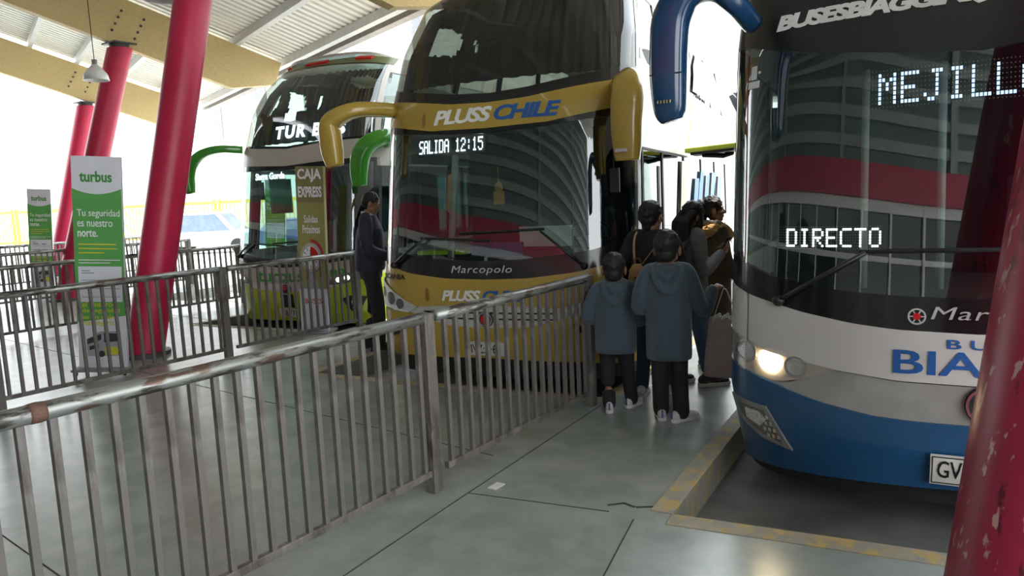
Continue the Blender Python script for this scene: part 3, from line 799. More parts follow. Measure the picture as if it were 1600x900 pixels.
# ---- lime green and grey double-decker
lime = mat('lime_paint', (0.42, 0.52, 0.02), 0.25, coat=0.3, var=0.06)
beige = mat('warm_grey_paint', (0.52, 0.48, 0.42), 0.35, coat=0.2, var=0.04)
green_paint = mat('green_mirror_paint', (0.06, 0.36, 0.03), 0.22, coat=0.5)
green_letter = mat('green_letter', (0.03, 0.30, 0.03), 0.4)
ST = Shape(1.31, .6, 2.8, [(0, .08), (.3, 0), (.9, 0), (1.1, .03), (2.3, .2), (2.6, .26), (3.2, .45), (3.6, .72), (3.85, .98), (4.0, 1.25)],
           [(0, .04), (.5, 0), (1.1, .02), (2.5, .05), (3.2, .1), (3.6, .17), (3.85, .24), (4.0, .30)])
t = bus_root('coach', 'lime green and grey double-deck coach behind the ticket sign, half hidden by the yellow coach', -9.1, 7.2, 7)
bus_shell(ST, t, beige, beige, 4.0, 11.5, (2.75, 3.75), side_glass, glass('half_side_glass', (.6, .72, .70), 1.6), -.05, (1.05, 2.28), 2.48)
ap_b = cv([(0, .815), (.6, .85), (1.2, .93), (1.3, .98), (1.6, 1.0)]); g_b = cv([(0, .93), (.6, .975), (1.1, 1.05), (1.31, 1.12)])
g_t = cv([(0, 2.27), (1.0, 2.30), (1.31, 2.34)]); be_b = cv([(0, 2.335), (1.31, 2.40)]); be_t = cv([(0, 2.59), (1.31, 2.68)])
u_b = cv([(0, 2.63), (1.31, 2.72)]); u_t = cv([(0, 3.93), (1.31, 3.88)])
lm_t = cv([(0, .45), (.6, .48), (1.0, .56), (1.31, .66), (2.2, .72)])
st_t = cv([(0, .565), (.6, .58), (1.0, .60), (1.31, .67)])
patch(ST, 'bumper', lime, t, -1.9, 1.9, cv([(0, .0), (.9, -.02), (1.31, -.05)]), lm_t, .006, .06, 60, 5)
patch(ST, 'grille_band', silver_grille, t, -.75, .75, lm_t, st_t, 0.004, .03, 40, 2)
patch(ST, 'nose_panel', beige, t, -1.05, 1.05, st_t, ap_b, 0, .03, 60, 4)
patch(ST, 'windshield_apron', black_gloss, t, -1.06, 1.06, ap_b, g_b, 0, .03, 60, 2)
patch(ST, 'windshield', ws_glass, t, -.965, .98, g_b, g_t, -.004, .006, 60, 10, single=True)
for sg in (-1, 1):
    patch(ST, 'corner_pillar', black_gloss, t, sg*.965, sg*1.08, g_b, g_t, 0, .05, 10, 8)
    patch(ST, 'upper_corner_pillar', beige, t, sg*.955, sg*1.06, u_b, u_t, 0, .05, 8, 12)
patch(ST, 'windshield_header', black_gloss, t, -1.06, 1.06, g_t, be_b, 0, .03, 60, 2)
patch(ST, 'destination_band', beige, t, -1.06, 1.06, be_b, be_t, .006, .03, 60, 3)
patch(ST, 'upper_sill', black_gloss, t, -1.06, 1.06, be_t, u_b, 0, .03, 60, 1)
patch(ST, 'upper_windshield', glass('upper_glass_clear', (0.55, 0.60, 0.57), 1.8), t, -.975, .975, u_b, u_t, -.004, .006, 60, 14, single=True)
patch(ST, 'roof_edge', mat('olive_roof', (0.16, 0.18, 0.07), 0.4), t, -1.06, 1.06, u_t, const(4.01), 0.004, .03, 50, 2)
for u0, w in ((-.86, .10), (-.30, .44), (.66, .22)):
    wrap(ST, 'roof_marker', poly_bm([(u0, 3.945), (u0+w, 3.945), (u0+w, 3.985), (u0, 3.985)]), red_lens, t, .006, .03)
for sg in (-1, 1):
    o = wrap(ST, 'headlamp', poly_bm([(sg*x, z) for x, z in [(.72, .60), (.95, .69), (1.2, .76), (1.28, .76), (1.26, .64), (1.05, .57), (.85, .56)]]), mat('lamp_dark', (0.2, 0.2, 0.2), 0.2, 0.7), t, .010, .006)
    for c in ((sg*.96, .635), (sg*1.07, .66)): wrap(ST, 'lit_bulb', disc_bm(c, .035), bulb_white, o, .018, .004)
    o = wrap(ST, 'fog_lamp_surround', poly_bm([(sg*x, z) for x, z in [(.98, .36), (1.12, .40), (1.26, .36), (1.2, .22), (1.08, .16)]]), black_trim, t, .012, .006)
    wrap(ST, 'fog_lamp', disc_bm((sg*1.15, .30), .05), reflector, o, .020, .006)
o = wrap(ST, 'maker_badge', disc_bm((.03, .50), .095), black_trim, t, .012, .012); wrap(ST, 'badge_ring', disc_bm((.03, .50), .088, 28, .07), chrome, o, .026, .006); wrap(ST, 'badge_centre', disc_bm((0, .52), .045), red_lens, o, .026, .004)
o = wrap(ST, 'licence_plate', poly_bm([(-.17, .065), (.20, .065), (.20, .20), (-.17, .20)]), plate_m, t, .02, .01)
wrap(ST, 'plate_lettering', shift(text_bm('XB·17', .26, .085), -.12, .09), black_letter, o, .031, .002)
bm = poly_bm([(-.1, .22), (.15, .22), (.15, .42), (-.1, .42)]); wrap(ST, 'air_intake', bm, black_trim, t, .010, .006)
wrap(ST, 'company_lettering', shift(text_bm('turbus', .95, .19, 0, .02), -.56, .60), green_letter, t, .006, .003)
wrap(ST, 'fleet_number', shift(text_bm('202', .34, .14, 0, .02), .72, .66), green_letter, t, .006, .003)
wrap(ST, 'body_maker_lettering', shift(text_bm('Marcopolo', .64, .075, .2, 0.0, 1.1), -.25, .855), silver_letter, t, .004, .004)
wrap(ST, 'lit_company_sign', shift(text_bm('TUR BUS', 1.30, .20, 0.0, .045, 1.25), -.33, 2.77), emit('led_sign', (.72, .88, 1.0), 3.0), t, -.05, .004)
wrap(ST, 'lit_destination_sign', shift(text_bm('Sierra Gorda', .66, .105, 0.0, .03, 1.0), -.71, 2.16), emit('led_sign2', (.66, .86, 1.0), 3.0), t, -.05, .004)
wiper(ST, t, (-1.05, .98), (-.66, 1.18), ((-.70, 1.19), (.05, 1.14)))
wiper(ST, t, (.95, .98), (.55, 1.2), ((.58, 1.21), (-.2, 1.18)))
cabin(ST, t, .95)
th = [[(-.66, 3.65), (-.53, 3.62), (-.48, 3.37), (-.60, 3.2), (-.76, 3.05), (-.74, 3.30)], [(-.336, 3.578), (-.235, 3.55), (.074, 3.453), (.178, 3.212), (.012, 3.198), (.021, 3.055), (-.22, 3.065), (-.189, 3.279)], [(.295, 3.443), (.401, 3.433), (.44, 3.308), (.422, 3.195), (.37, 3.238)], [(.737, 3.72), (.944, 3.74), (1.03, 3.66), (1.06, 3.49), (.95, 3.50), (.80, 3.60)]]
patch(ST, 'curtain', curtain_m, t, -.965, .965, const(2.72), const(3.86), -.10, .006, 130, 60, drop=lambda u, z: any(inside((u, z), h) for h in th), wave=lambda tt, z: .014*math.sin(tt*80))
bm = B(); box(bm, (-1.0, 1.2, .4), (-.35, 1.25, 2.0)); 
bm.free()
bm = B(); box(bm, (-.66, 1.6, .95), (-.30, 1.64, 1.45)); o = link('green_board', bm, mat('green_board', (.03, .16, .06), .6), t)
bm = B(); p0 = ST.p(-.62, 2.02, -.09); box(bm, (p0.x-.05, p0.y, 1.85), (p0.x+.05, p0.y+.02, 2.12)); link('inner_mirror', bm, black_trim, t)
for k in range(2):
    bm = B(); x = -1.20+k*.0
    for j in range(9): tube(bm, [(-1.12, 1.0+k*.62+j*.055, 1.62), (-1.12, 1.0+k*.62+j*.055, 2.2)], .026, 8)
    link('window_curtain', bm, mat('teal_curtain', (.10, .62, .42), .8), t, True)
mirror(t, 'mirror_arm', catmull([(-1.12, .46, 2.66), (-1.35, .22, 2.68), (-1.62, .10, 2.62), (-1.82, .05, 2.47), (-1.90, .03, 2.30), (-1.90, .02, 2.14), (-1.87, .02, 2.01)]),
       catval([(.06, .07), (.06, .07), (.065, .075), (.075, .085), (.085, .09), (.085, .085), (.06, .06)]), green_paint)
mirror(t, 'mirror_arm', catmull([(1.28, 1.10, 2.62), (1.55, .85, 2.68), (1.66, .50, 2.66), (1.56, .26, 2.56), (1.47, .17, 2.40), (1.43, .15, 2.18), (1.43, .15, 1.97)]),
       catval([(.07, .09), (.08, .09), (.10, .10), (.12, .11), (.13, .11), (.12, .10), (.10, .08)]), green_paint)

# ---- white and blue single-deck coach, the nearest
bl = mat('blue_paint', (0.010, 0.075, 0.19), 0.28, coat=0.5, var=0.06)
wht = mat('pearl_white_paint', (0.60, 0.57, 0.55), 0.28, coat=0.4, var=0.03)
slv = mat('silver_grey_paint', (0.36, 0.35, 0.33), 0.3, 0.15, coat=0.3)
SB = Shape(1.28, .6, 2.6, [(.05, .09), (.25, .02), (.5, 0), (.9, 0), (1.1, .02), (2.4, .14), (2.8, .22), (3.3, .5)], [(.1, .06), (.5, 0), (2.6, .03), (3.3, .12)])
t = bus_root('coach', 'white and blue single-deck coach at the right with a lit headlight', -.143, 4.268, 8)
bus_shell(SB, t, wht, wht, 3.25, 11.0, None, up_glass, glass('black_side_glass', (0.12, 0.14, 0.14), 1.6), .1, (1.25, 2.5), None)
b_t = cv([(0, .46), (.26, .46), (.47, .47), (.73, .515), (.9, .56), (1.0, .59), (1.2, .635), (1.28, .665), (1.7, .72)])
s_t = cv([(0, .664), (.35, .667), (.6, .697), (.66, .702), (.9, .60), (1.0, .595), (1.28, .67)])
h_b = cv([(0, .672), (.35, .675), (.66, .708), (1.047, .77), (1.16, .80), (1.28, .86), (1.7, .9)])
h_t = cv([(0, .936), (.36, .946), (.57, .968), (.83, 1.014), (1.14, 1.088), (1.28, 1.14), (1.7, 1.2)])
w_b = cv([(0, 1.112), (.36, 1.121), (.67, 1.145), (1.01, 1.207), (1.175, 1.27), (1.28, 1.32), (1.7, 1.36)])
w_t = cv([(0, 2.33), (.23, 2.355), (.525, 2.389), (.85, 2.44), (1.19, 2.53), (1.28, 2.55)])
patch(SB, 'bumper', bl, t, -1.5, 1.5, cv([(0, .09), (.7, .06), (1.28, .03), (1.6, .05)]), b_t, 0, .05, 70, 8)
patch(SB, 'silver_panel', slv, t, -.64, .64, b_t, s_t, -.012, .03, 60, 4)
patch(SB, 'hood_panel', wht, t, -.652, .652, h_b, h_t, 0, .03, 60, 5)
for sg in (-1, 1): patch(SB, 'corner_panel', wht, t, sg*.672, sg*1.5, h_b, h_t, 0, .03, 14, 4)
patch(SB, 'windshield_apron', black_gloss, t, -1.06, 1.06, h_t, w_b, -.002, .03, 60, 3)
patch(SB, 'windshield', ws_glass, t, -.93, .93, w_b, w_t, -.004, .006, 60, 12, single=True)
for sg in (-1, 1): patch(SB, 'corner_pillar', black_gloss, t, sg*.93, sg*1.12, w_b, w_t, 0, .05, 12, 8)
patch(SB, 'windshield_header', mat('black_header', (.014, .014, .015), .3), t, -1.06, 1.06, w_t, const(3.25), 0, .03, 60, 6)
patch(SB, 'lower_valance', black_trim, t, -.9, .9, const(-.02), cv([(0, .10), (1.3, .06)]), -.05, .05, 40, 2)
for sg in (-1, 1):
    hp = [(.646, .706), (.864, .748), (1.128, .815), (1.27, .86), (1.40, .87), (1.40, .70), (1.275, .668), (1.172, .632), (.985, .597), (.917, .606), (.78, .645)]
    o = wrap(SB, 'headlamp', poly_bm([(sg*x, z) for x, z in hp]), mat('glow_tinted_housing', (.62, .55, .48), .25, .3), t, -.012, .004)  # housing colour carries the bulb's warm glow as a painted tint
    wrap(SB, 'lamp_bowl', disc_bm((sg*1.145, .745), .062), reflector, o, -.006, .004)
    wrap(SB, 'lamp_ring', disc_bm((sg*1.145, .745), .068, 28, .055), chrome, o, -.004, .01)
    wrap(SB, 'lamp_bowl', disc_bm((sg*.855, .70), .055), reflector, o, -.006, .004)
    wrap(SB, 'lamp_ring', disc_bm((sg*.855, .70), .060, 28, .048), chrome, o, -.004, .01)
    wrap(SB, 'lit_bulb', disc_bm((sg*1.0, .712), .066), bulb, o, -.005, .004)
    wrap(SB, 'lamp_cover', poly_bm([(sg*x, z) for x, z in hp]), lens_m, t, .002, .002)
    fp = [(1.245, .445), (1.02, .437), (.868, .195), (1.04, .235), (1.16, .30), (1.215, .37)]
    o = wrap(SB, 'fog_lamp_surround', poly_bm([(sg*x, z) for x, z in fp]), mat('surround_grey', (.30, .31, .31), .35, .4), t, .002, .012)
    cx, cz = 1.06, .345
    fq = [(cx+(x-cx)*.72, cz+(z-cz)*.72) for x, z in fp]
    o2 = wrap(SB, 'fog_lamp', poly_bm([(sg*x, z) for x, z in fq]), mat('lamp_dark', (0.2, 0.2, 0.2), 0.2, 0.7), o, .012, .006)
    bm = B()
    for i in range(4):
        for j in range(3):
            x = .93+j*.028+i*.022; z = .255+i*.036
            v = [bm.verts.new((sg*(x+dx), 0, z+dz)) for dx, dz in ((0, 0), (.016, 0), (.02, .022), (.004, .022))]; bm.faces.new(v)
    wrap(SB, 'lamp_mesh', bm, chrome, o2, .019, .004)
    wrap(SB, 'fog_reflector', poly_bm([(sg*x, z) for x, z in [(1.06, .40), (1.14, .40), (1.13, .34), (1.05, .31), (1.01, .36)]]), reflector, o2, .019, .004)
    wrap(SB, 'marker_slot', poly_bm([(sg*x, z) for x, z in [(1.275, .42), (1.30, .43), (1.30, .30), (1.285, .30)]]), reflector, t, .004, .004)
o = wrap(SB, 'licence_plate', poly_bm([(-.187, .14), (.173, .14), (.173, .305), (-.187, .305)]), plate_m, t, .02, .012)
wrap(SB, 'plate_lettering', shift(text_bm('GV', .11, .09, 0, .008), -.155, .185), black_letter, o, .033, .002)
wrap(SB, 'plate_border', bmesh.new() if 0 else (lambda bm: bm)(poly_bm([(-.18, .148), (.166, .148), (.166, .154), (-.18, .154)])), black_letter, o, .033, .001)
wrap(SB, 'plate_border', poly_bm([(-.18, .291), (.166, .291), (.166, .297), (-.18, .297)]), black_letter, o, .033, .001)
wrap(SB, 'plate_border', poly_bm([(-.18, .15), (-.175, .15), (-.175, .295), (-.18, .295)]), black_letter, o, .033, .001)
o = wrap(SB, 'maker_badge', disc_bm((.055, .575), .10), black_trim, t, .0, .012); wrap(SB, 'badge_ring', disc_bm((.055, .575), .095, 32, .082), chrome, o, .014, .006)
o = wrap(SB, 'round_emblem', disc_bm((-.262, 1.018), .042, 28, .034), silver_letter, t, .004, .004)
wrap(SB, 'emblem_hub', disc_bm((-.262, 1.018), .018), red_lens, o, .004, .006)
bm = B()
for k in range(6):
    a = k*PI/3; c, s = math.cos(a), math.sin(a)
    bm.faces.new([bm.verts.new((-.262+x*c-y*s, 0, 1.018+x*s+y*c)) for x, y in ((.018, -.003), (.036, -.003), (.036, .003), (.018, .003))])
wrap(SB, 'emblem_spoke', bm, silver_letter, o, .004, .004)
wrap(SB, 'body_maker_lettering', shift(text_bm('Marcopolo', .70, .085, .22, 0.0, 1.1), -.20, .985), silver_letter, t, .004, .004)
wrap(SB, 'company_lettering', shift(text_bm('BIAGGINI', 1.16, .127, 0, .012, 1.0), -.367, .717), blue_letter, t, .004, .003)
wrap(SB, 'company_lettering', shift(text_bm('BUSES', .46, .048, 0, .012, 1.5), -.125, .858), blue_letter, t, .004, .003)
wrap(SB, 'header_lettering', shift(text_bm('BUSESBIAGGINI@', 1.09, .113, .22, .05, .88), -.975, 2.555), white_letter, t, .004, .003)
wrap(SB, 'header_lettering', shift(text_bm('I', .03, .095, .22, .03), .115, 2.555), white_letter, t, .004, .003)
led(SB, t, 'MEJILLONES', -.462, 2.115, 1.04, .165, led_blue, led_panel_m, -.05, lead=0, panel=False, grid=led_off, fill=.70)
led(SB, t, 'DIRECTO', -.935, 1.372, .50, .105, led_warm, led_panel_m, -.05, panel=False, grid=led_off, fill=.78)
wiper(SB, t, (-.935, 1.07), (-.50, 1.345), ((-.53, 1.35), (.45, 1.36)))
wrap(SB, 'windshield_sticker', poly_bm([(-1.125, 2.335), (-1.09, 2.335), (-1.085, 2.41), (-1.12, 2.41)]), white_letter, t, .002, .001)
wrap(SB, 'windshield_sticker', poly_bm([(-1.145, 2.285), (-1.075, 2.285), (-1.07, 2.325), (-1.14, 2.325)]), white_letter, t, .002, .001)
wrap(SB, 'windshield_sticker', disc_bm((-1.072, 2.37), .008), white_letter, t, .002, .001)
cabin(SB, t, 1.10)
bm = B(); p0 = SB.p(-.42, 1.8, -.22)
for x in (-.55, -.15, .42): tube(bm, [SB.p(x, 1.15, -.25), SB.p(x, 2.35, -.25)], .02, 8)
link('cab_pole', bm, mat('cab_pole', (0.30, 0.29, 0.28), 0.5), t, True)
for k in range(3):
    bm = B(); x = -.78+k*.42
    box(bm, (x-.2, 3.0, 1.15), (x+.2, 3.2, 1.85)); o = link('passenger_seat', bm, seat_m, t); bevel(o, .05, 3)
mirror(t, 'mirror_arm', catmull([(-1.12, .30, 2.66), (-1.18, .10, 2.73), (-1.27, .0, 2.79), (-1.40, -.05, 2.77), (-1.48, -.05, 2.66), (-1.50, -.05, 2.50), (-1.505, -.05, 2.32), (-1.50, -.05, 2.16), (-1.49, -.05, 2.105)]),
       catval([(.06, .08), (.06, .09), (.065, .10), (.085, .11), (.10, .11), (.10, .105), (.098, .10), (.085, .085), (.06, .06)]), mat('navy_mirror_paint', (.008, .045, .12), .15, coat=.5))
bm = B(); tube(bm, [(-1.59, -.145, 2.35), (-1.41, -.145, 2.35)], (.003, .004), 6); link('mirror_seam', bm, black_trim, t)
bm = B()
for k in range(5): tube(bm, [(-1.545+k*.017, -.150, 2.195), (-1.545+k*.017+.002, -.150, 2.21)], .004, 6)
link('mirror_logo', bm, mat('gold_foil', (.6, .45, .15), .3, .6), t)
# ------------------------------------------------------------------ standing signs
def flat(parent, name, bm, m, off, th=0.003):
    """fix a flat X-Z bmesh to the sign face at y = -off"""
    for v in bm.verts: v.co.y = -off
    bmesh.ops.recalc_face_normals(bm, faces=bm.faces[:])
    thicken(bm, th)
    return link(name, bm, m, parent)
def rect(x0, z0, x1, z1): return poly_bm([(x0, z0), (x1, z0), (x1, z1), (x0, z1)])
board_white = mat('board_white', (0.70, 0.70, 0.76), 0.45, var=0.03)
board_green = mat('board_green', (0.10, 0.36, 0.085), 0.45, var=0.04)
logo_green = mat('logo_green', (0.05, 0.27, 0.05), 0.45)
txt_yellow = mat('text_yellow', (0.62, 0.58, 0.04), 0.5)
txt_white = mat('text_white', (0.82, 0.82, 0.84), 0.5)
txt_grey = mat('text_grey', (0.25, 0.28, 0.28), 0.5)
pic_dark = mat('picture_dark', (0.03, 0.035, 0.045), 0.5)
pic_grey = mat('picture_grey', (0.33, 0.34, 0.37), 0.5)
marker_blue = mat('marker_blue', (0.08, 0.20, 0.42), 0.6)
def banner(loc, rz, k, label, hand=False, tilt=4.0):
    t = thing('advertising_totem', label, 'sign', loc, rz, None)
    w = 0.26
    bm = B(); box(bm, (-w, -0.03, 0.07), (w, 0.03, 2.33)); o = link('board', bm, board_white, t); bevel(o, 0.004)
    arc = [(w-2*w*i/16, 1.935+0.06*((2*i/16-1)**2)) for i in range(17)]
    low = [(-w+2*w*i/16, 0.575+0.065*((i/16))**1.3) for i in range(17)]
    flat(t, 'green_field', poly_bm(low+arc), board_green, 0.031)
    flat(t, 'logo_lettering', shift(text_bm('turbus', .34, .115, 0, .03), -.175, 2.06), logo_green, 0.031)
    for i, (s, ww, b) in enumerate((('Tu seguridad', .45, .005), ('es nuestro', .37, .005), ('norte.', .21, .014))):
        flat(t, 'slogan_lettering', shift(text_bm(s, ww, .095 if i == 0 else (.068 if i == 1 else .075), 0, b), -.215, 1.70-i*.108+(.0 if i else -.02)), txt_white, 0.0345)
    for i, ww in enumerate((.40, .42, .27)):
        flat(t, 'small_print', rect(-.215, 1.40-i*.045, -.215+ww, 1.412-i*.045), txt_yellow, 0.0345)
    for i, ww in enumerate((.44, .33)):
        flat(t, 'small_print', rect(-.215, 1.235-i*.03, -.215+ww, 1.243-i*.03), txt_white, 0.0345)
    flat(t, 'writing_panel', rect(-.225, .79, .235, 1.17), board_white, 0.0345)
    for i in range(3): flat(t, 'ruled_line', rect(-.19, 1.02-i*.09, .215, 1.027-i*.09), txt_grey, 0.038)
    flat(t, 'small_print', rect(-.19, 1.12, -.10, 1.13), txt_grey, 0.038); flat(t, 'small_print', rect(-.19, 1.095, -.06, 1.105), txt_grey, 0.038)
    if hand:
        for i, (x, z, ww) in enumerate(((-.17, 1.06, .12), (.02, 1.06, .10), (-.15, .93, .14), (.04, .93, .12))):
            flat(t, 'handwriting', text_bm('nlm' if i % 2 else 'unm', ww, .05, .3) if 0 else shift(rect(0, 0, ww, .018), x, z), marker_blue, 0.038)
    for i, (s, ww) in enumerate((('el cinturon', .36), ('de seguridad', .40), ('es un viaje', .34), ('mas seguro.', .34))):
        flat(t, 'advice_lettering', shift(text_bm(s, ww, .058, 0, .012), -.20, .965-.04-i*.072-.19), txt_yellow, 0.0345)
    # picture of a coach at the foot
    flat(t, 'coach_picture', poly_bm([(-.16, .20), (.17, .20), (.19, .26), (.185, .45), (.15, .47), (-.02, .47), (-.10, .42), (-.17, .38)]), pic_grey, 0.031)
    flat(t, 'coach_picture_window', poly_bm([(.02, .35), (.16, .36), (.165, .445), (.02, .455)]), pic_dark, 0.0345)
    flat(t, 'coach_picture_window', poly_bm([(-.16, .33), (-.01, .38), (-.01, .44), (-.16, .39)]), pic_dark, 0.0345)
    flat(t, 'coach_picture_window', poly_bm([(-.14, .265), (-.04, .29), (-.04, .335), (-.14, .31)]), pic_dark, 0.0345)
    flat(t, 'coach_picture_nose', poly_bm([(.03, .21), (.165, .215), (.17, .30), (.03, .30)]), txt_yellow, 0.0345)
    flat(t, 'coach_picture_wheel', disc_bm((-.01, .225), .035), pic_dark, 0.038)
    bm = B(); box(bm, (-w-.04, -.16, 0.05), (w+.04, .16, 0.075)); o = link('base', bm, mat('base_grey', (.25, .26, .26), .5), t)
    for sx_ in (-1, 1):
        for sy_ in (-1, 1):
            bm = B(); lathe(bm, [(.026, -.012), (.026, .012)], 16, Matrix.Translation((sx_*(w), sy_*.12, .027)) @ Matrix.Rotation(PI/2, 4, 'Y')); link('caster', bm, rubber, t, True)
    t.scale = (0.93*k, k, k); t.rotation_euler = (0, math.radians(tilt), rz)
    return t
banner((-8.14, 3.96, .02), math.radians(44), 1.0, 'large white and green banner stand beside the thick red column')
banner((-19.2, 8.15, .02), math.radians(48), 1.03, 'smaller looking green banner stand at far left with blue handwriting', True)
banner((-17.0, 13.2, 0), math.radians(40), 1.12, 'pale washed out green banner stand seen under the green mirror')

t = thing('ticket_sign', 'olive ticket office sign with a clock drawing, in front of the lime green coach', 'sign', (-7.93, 6.73, 0), math.radians(30)); t.scale = (.72, 1, 1); t.rotation_euler[1] = math.radians(2.5)
olive = mat('olive_board', (0.30, 0.28, 0.085), 0.5, var=0.05); olive_d = mat('olive_board_dark', (0.22, 0.19, 0.07), 0.5)
bm = B(); box(bm, (-.265, -.05, .60), (.265, .05, 2.25)); o = link('panel', bm, olive, t); bevel(o, .006)
bm = B(); box(bm, (-.265, -.05, .02), (.265, .05, .60)); o = link('pedestal', bm, board_white, t); bevel(o, .006)
bm = B(); box(bm, (-.33, -.2, 0), (.33, .2, .025)); o = link('base', bm, mat('base_grey', (.25, .26, .26), .5), t)
flat(t, 'heading_field', rect(-.262, 1.77, .262, 2.247), olive_d, .052)
flat(t, 'heading_lettering', shift(text_bm('CAJA', .45, .18, 0, .03), -.225, 2.04), txt_white, .056)
flat(t, 'heading_lettering', shift(text_bm('EXPRESS', .45, .145, 0, .035), -.225, 1.84), txt_white, .056)
flat(t, 'notice_lettering', shift(text_bm('Salidas', .26, .10, 0, .006), -.13, 1.50), txt_white, .052)
flat(t, 'notice_lettering', shift(text_bm('Próximos', .33, .115, 0, .006), -.165, 1.355), txt_white, .052)
flat(t, 'clock_shadow', disc_bm((0.0, 1.02), .20), mat('clock_shadow', (.12, .11, .05), .6), .052)
flat(t, 'clock_rim', disc_bm((-.02, 1.03), .20), mat('clock_rim', (.42, .40, .36), .4), .055)
flat(t, 'clock_dial', disc_bm((-.02, 1.03), .155), txt_white, .0585)
bm = poly_bm([(-.02, 1.03)]+[(-.02+.15*math.sin(a*PI/16), 1.03+.15*math.cos(a*PI/16)) for a in range(0, 9)])
flat(t, 'clock_sector', bm, red_lens, .062)
bm = B()
for a in range(2, 25):
    a0, a1 = -0.1+a*.055, -0.1+(a+1)*.055
    pass
n_ = 12; P_ = [(-.02+(.25 if i <= n_ else .205)*math.sin(a_), 1.03+(.25 if i <= n_ else .205)*math.cos(a_)) for i, a_ in [(i, (i if i <= n_ else 2*n_+1-i)/n_*1.75) for i in range(2*n_+2)]]
bm.faces.new([bm.verts.new((x, 0, z)) for x, z in P_]); bmesh.ops.triangulate(bm, faces=bm.faces[:])
flat(t, 'red_arrow', bm, mat('faded_red', (.45, .03, .03), .5), .052)
for h in range(12):
    if h in (0, 1, 2, 3): continue
    a = h*PI/6; c, s = math.cos(a), math.sin(a)
    bm = B(); bm.faces.new([bm.verts.new((-.02+x*c+y*s, 0, 1.03-x*s+y*c)) for x, y in ((-.006, .105), (.006, .105), (.006, .145), (-.006, .145))])
    flat(t, 'hour_mark', bm, black_letter, .062)
bm = poly_bm([(-.026, 1.02), (-.014, 1.02), (-.014, 1.15), (-.026, 1.15)]); flat(t, 'clock_hand', bm, black_letter, .066)
bm = poly_bm([(-.03, 1.024), (.09, 1.024), (.09, 1.036), (-.03, 1.036)]); flat(t, 'clock_hand', bm, black_letter, .066)
flat(t, 'pedestal_lettering', shift(text_bm('BUSES', .32, .07, 0, .01), -.16, .40), mat('faded_red', (.45, .03, .03), .5), .052)
flat(t, 'pedestal_picture', poly_bm([(-.17, .60), (.12, .60), (.02, .86), (-.03, .86), (-.08, .70)]), pic_grey, .052)

# ------------------------------------------------------------------ pendant lamps
def pendant(loc, zroof, label):
    t = thing('pendant_lamp', label, 'lamp', loc, 0)
    bm = B(); lathe(bm, [(.03, .22), (.06, .2), (.15, .10), (.21, .02), (.235, -.10), (.225, -.10), (.20, .015), (.14, .09), (.05, .18), (.03, .2)], 28); link('shade', bm, mat('ribbed_shade', (.72, .72, .70), .35), t, True)
    bm = B(); tube(bm, [(0, 0, .2), (0, 0, .30)], .05, 14); link('lamp_holder', bm, mat('base_grey', (.25, .26, .26), .5), t, True)
    bm = B(); tube(bm, [(0, 0, .28), (0, 0, zroof-loc[2])], .008, 6); link('cord', bm, black_trim, t)
    bm = B(); blob(bm, (0, 0, .02), (.07, .07, .09)); link('bulb', bm, mat('frosted_bulb', (.8, .8, .78), .4), t, True)
pendant((-15.03, 7.80, 4.46), 6.3, 'white bell pendant lamp hanging between the second red column and the far beam')
pendant((-9.38, 5.82, 4.60), 6.4, 'white bell pendant lamp at the top edge, left of the thick red column')

# ------------------------------------------------------------------ beyond the canopy
bm = B(); box(bm, (-95, 46, ROAD), (30, 52, 17)); o = link('opposite_building', bm, white_wall); tag(o, 'long white building across the yard with narrow grey windows', 'building')
gw = mat('building_window', (.16, .16, .17), .3)
for x, z, w, h in ((-66.2, 10.3, 1.3, 3.0), (-59.3, 12.0, 1.6, 3.6), (-39.3, 14.6, 1.4, 3.2), (-72, 10.3, 1.3, 3), (-52.5, 12.0, 1.6, 3.6), (-46, 12, 1.6, 3.6), (-33, 14, 1.4, 3), (-20, 10, 1.4, 3), (-12, 10, 1.4, 3), (-5, 10, 1.4, 3)):
    bm = B(); box(bm, (x-w/2, 45.9, z-h/2), (x+w/2, 46.05, z+h/2)); link('window', bm, gw, o)
yel = mat('yellow_fence_paint', (.75, .55, .05), .5)
for i in range(8):
    t = thing('fence_panel', ['yellow barred fence panel nearest the lime green coach', 'yellow barred fence panel behind the parked blue car', 'yellow barred fence panel behind the parked van', 'yellow barred fence panel left of the van', 'yellow barred fence panel behind the thick red column', 'yellow barred fence panel beside the large banner', 'yellow barred fence panel behind the large banner', 'yellow barred fence panel at far left'][i], 'fence', (-31-4.1*i, 31-1.2*i, ROAD), math.radians(16))
    bm = B(); box(bm, (-2, -.04, 2.3), (2, .04, 2.5)); box(bm, (-2, -.04, .2), (2, .04, .35)); box(bm, (-2.05, -.07, 0), (-1.9, .07, 2.6)); box(bm, (1.9, -.07, 0), (2.05, .07, 2.6)); link('frame', bm, yel, t)
    for j in range(13):
        if j == 0: bm = B(); box(bm, (-.03, -.02, .35), (.03, .02, 2.3)); b0_ = link('bar', bm, yel, t)
        else: b_ = b0_.copy(); COL.objects.link(b_); b_.parent = t
        (b0_ if j == 0 else b_).location = (-1.75+j*.29, 0, 0)
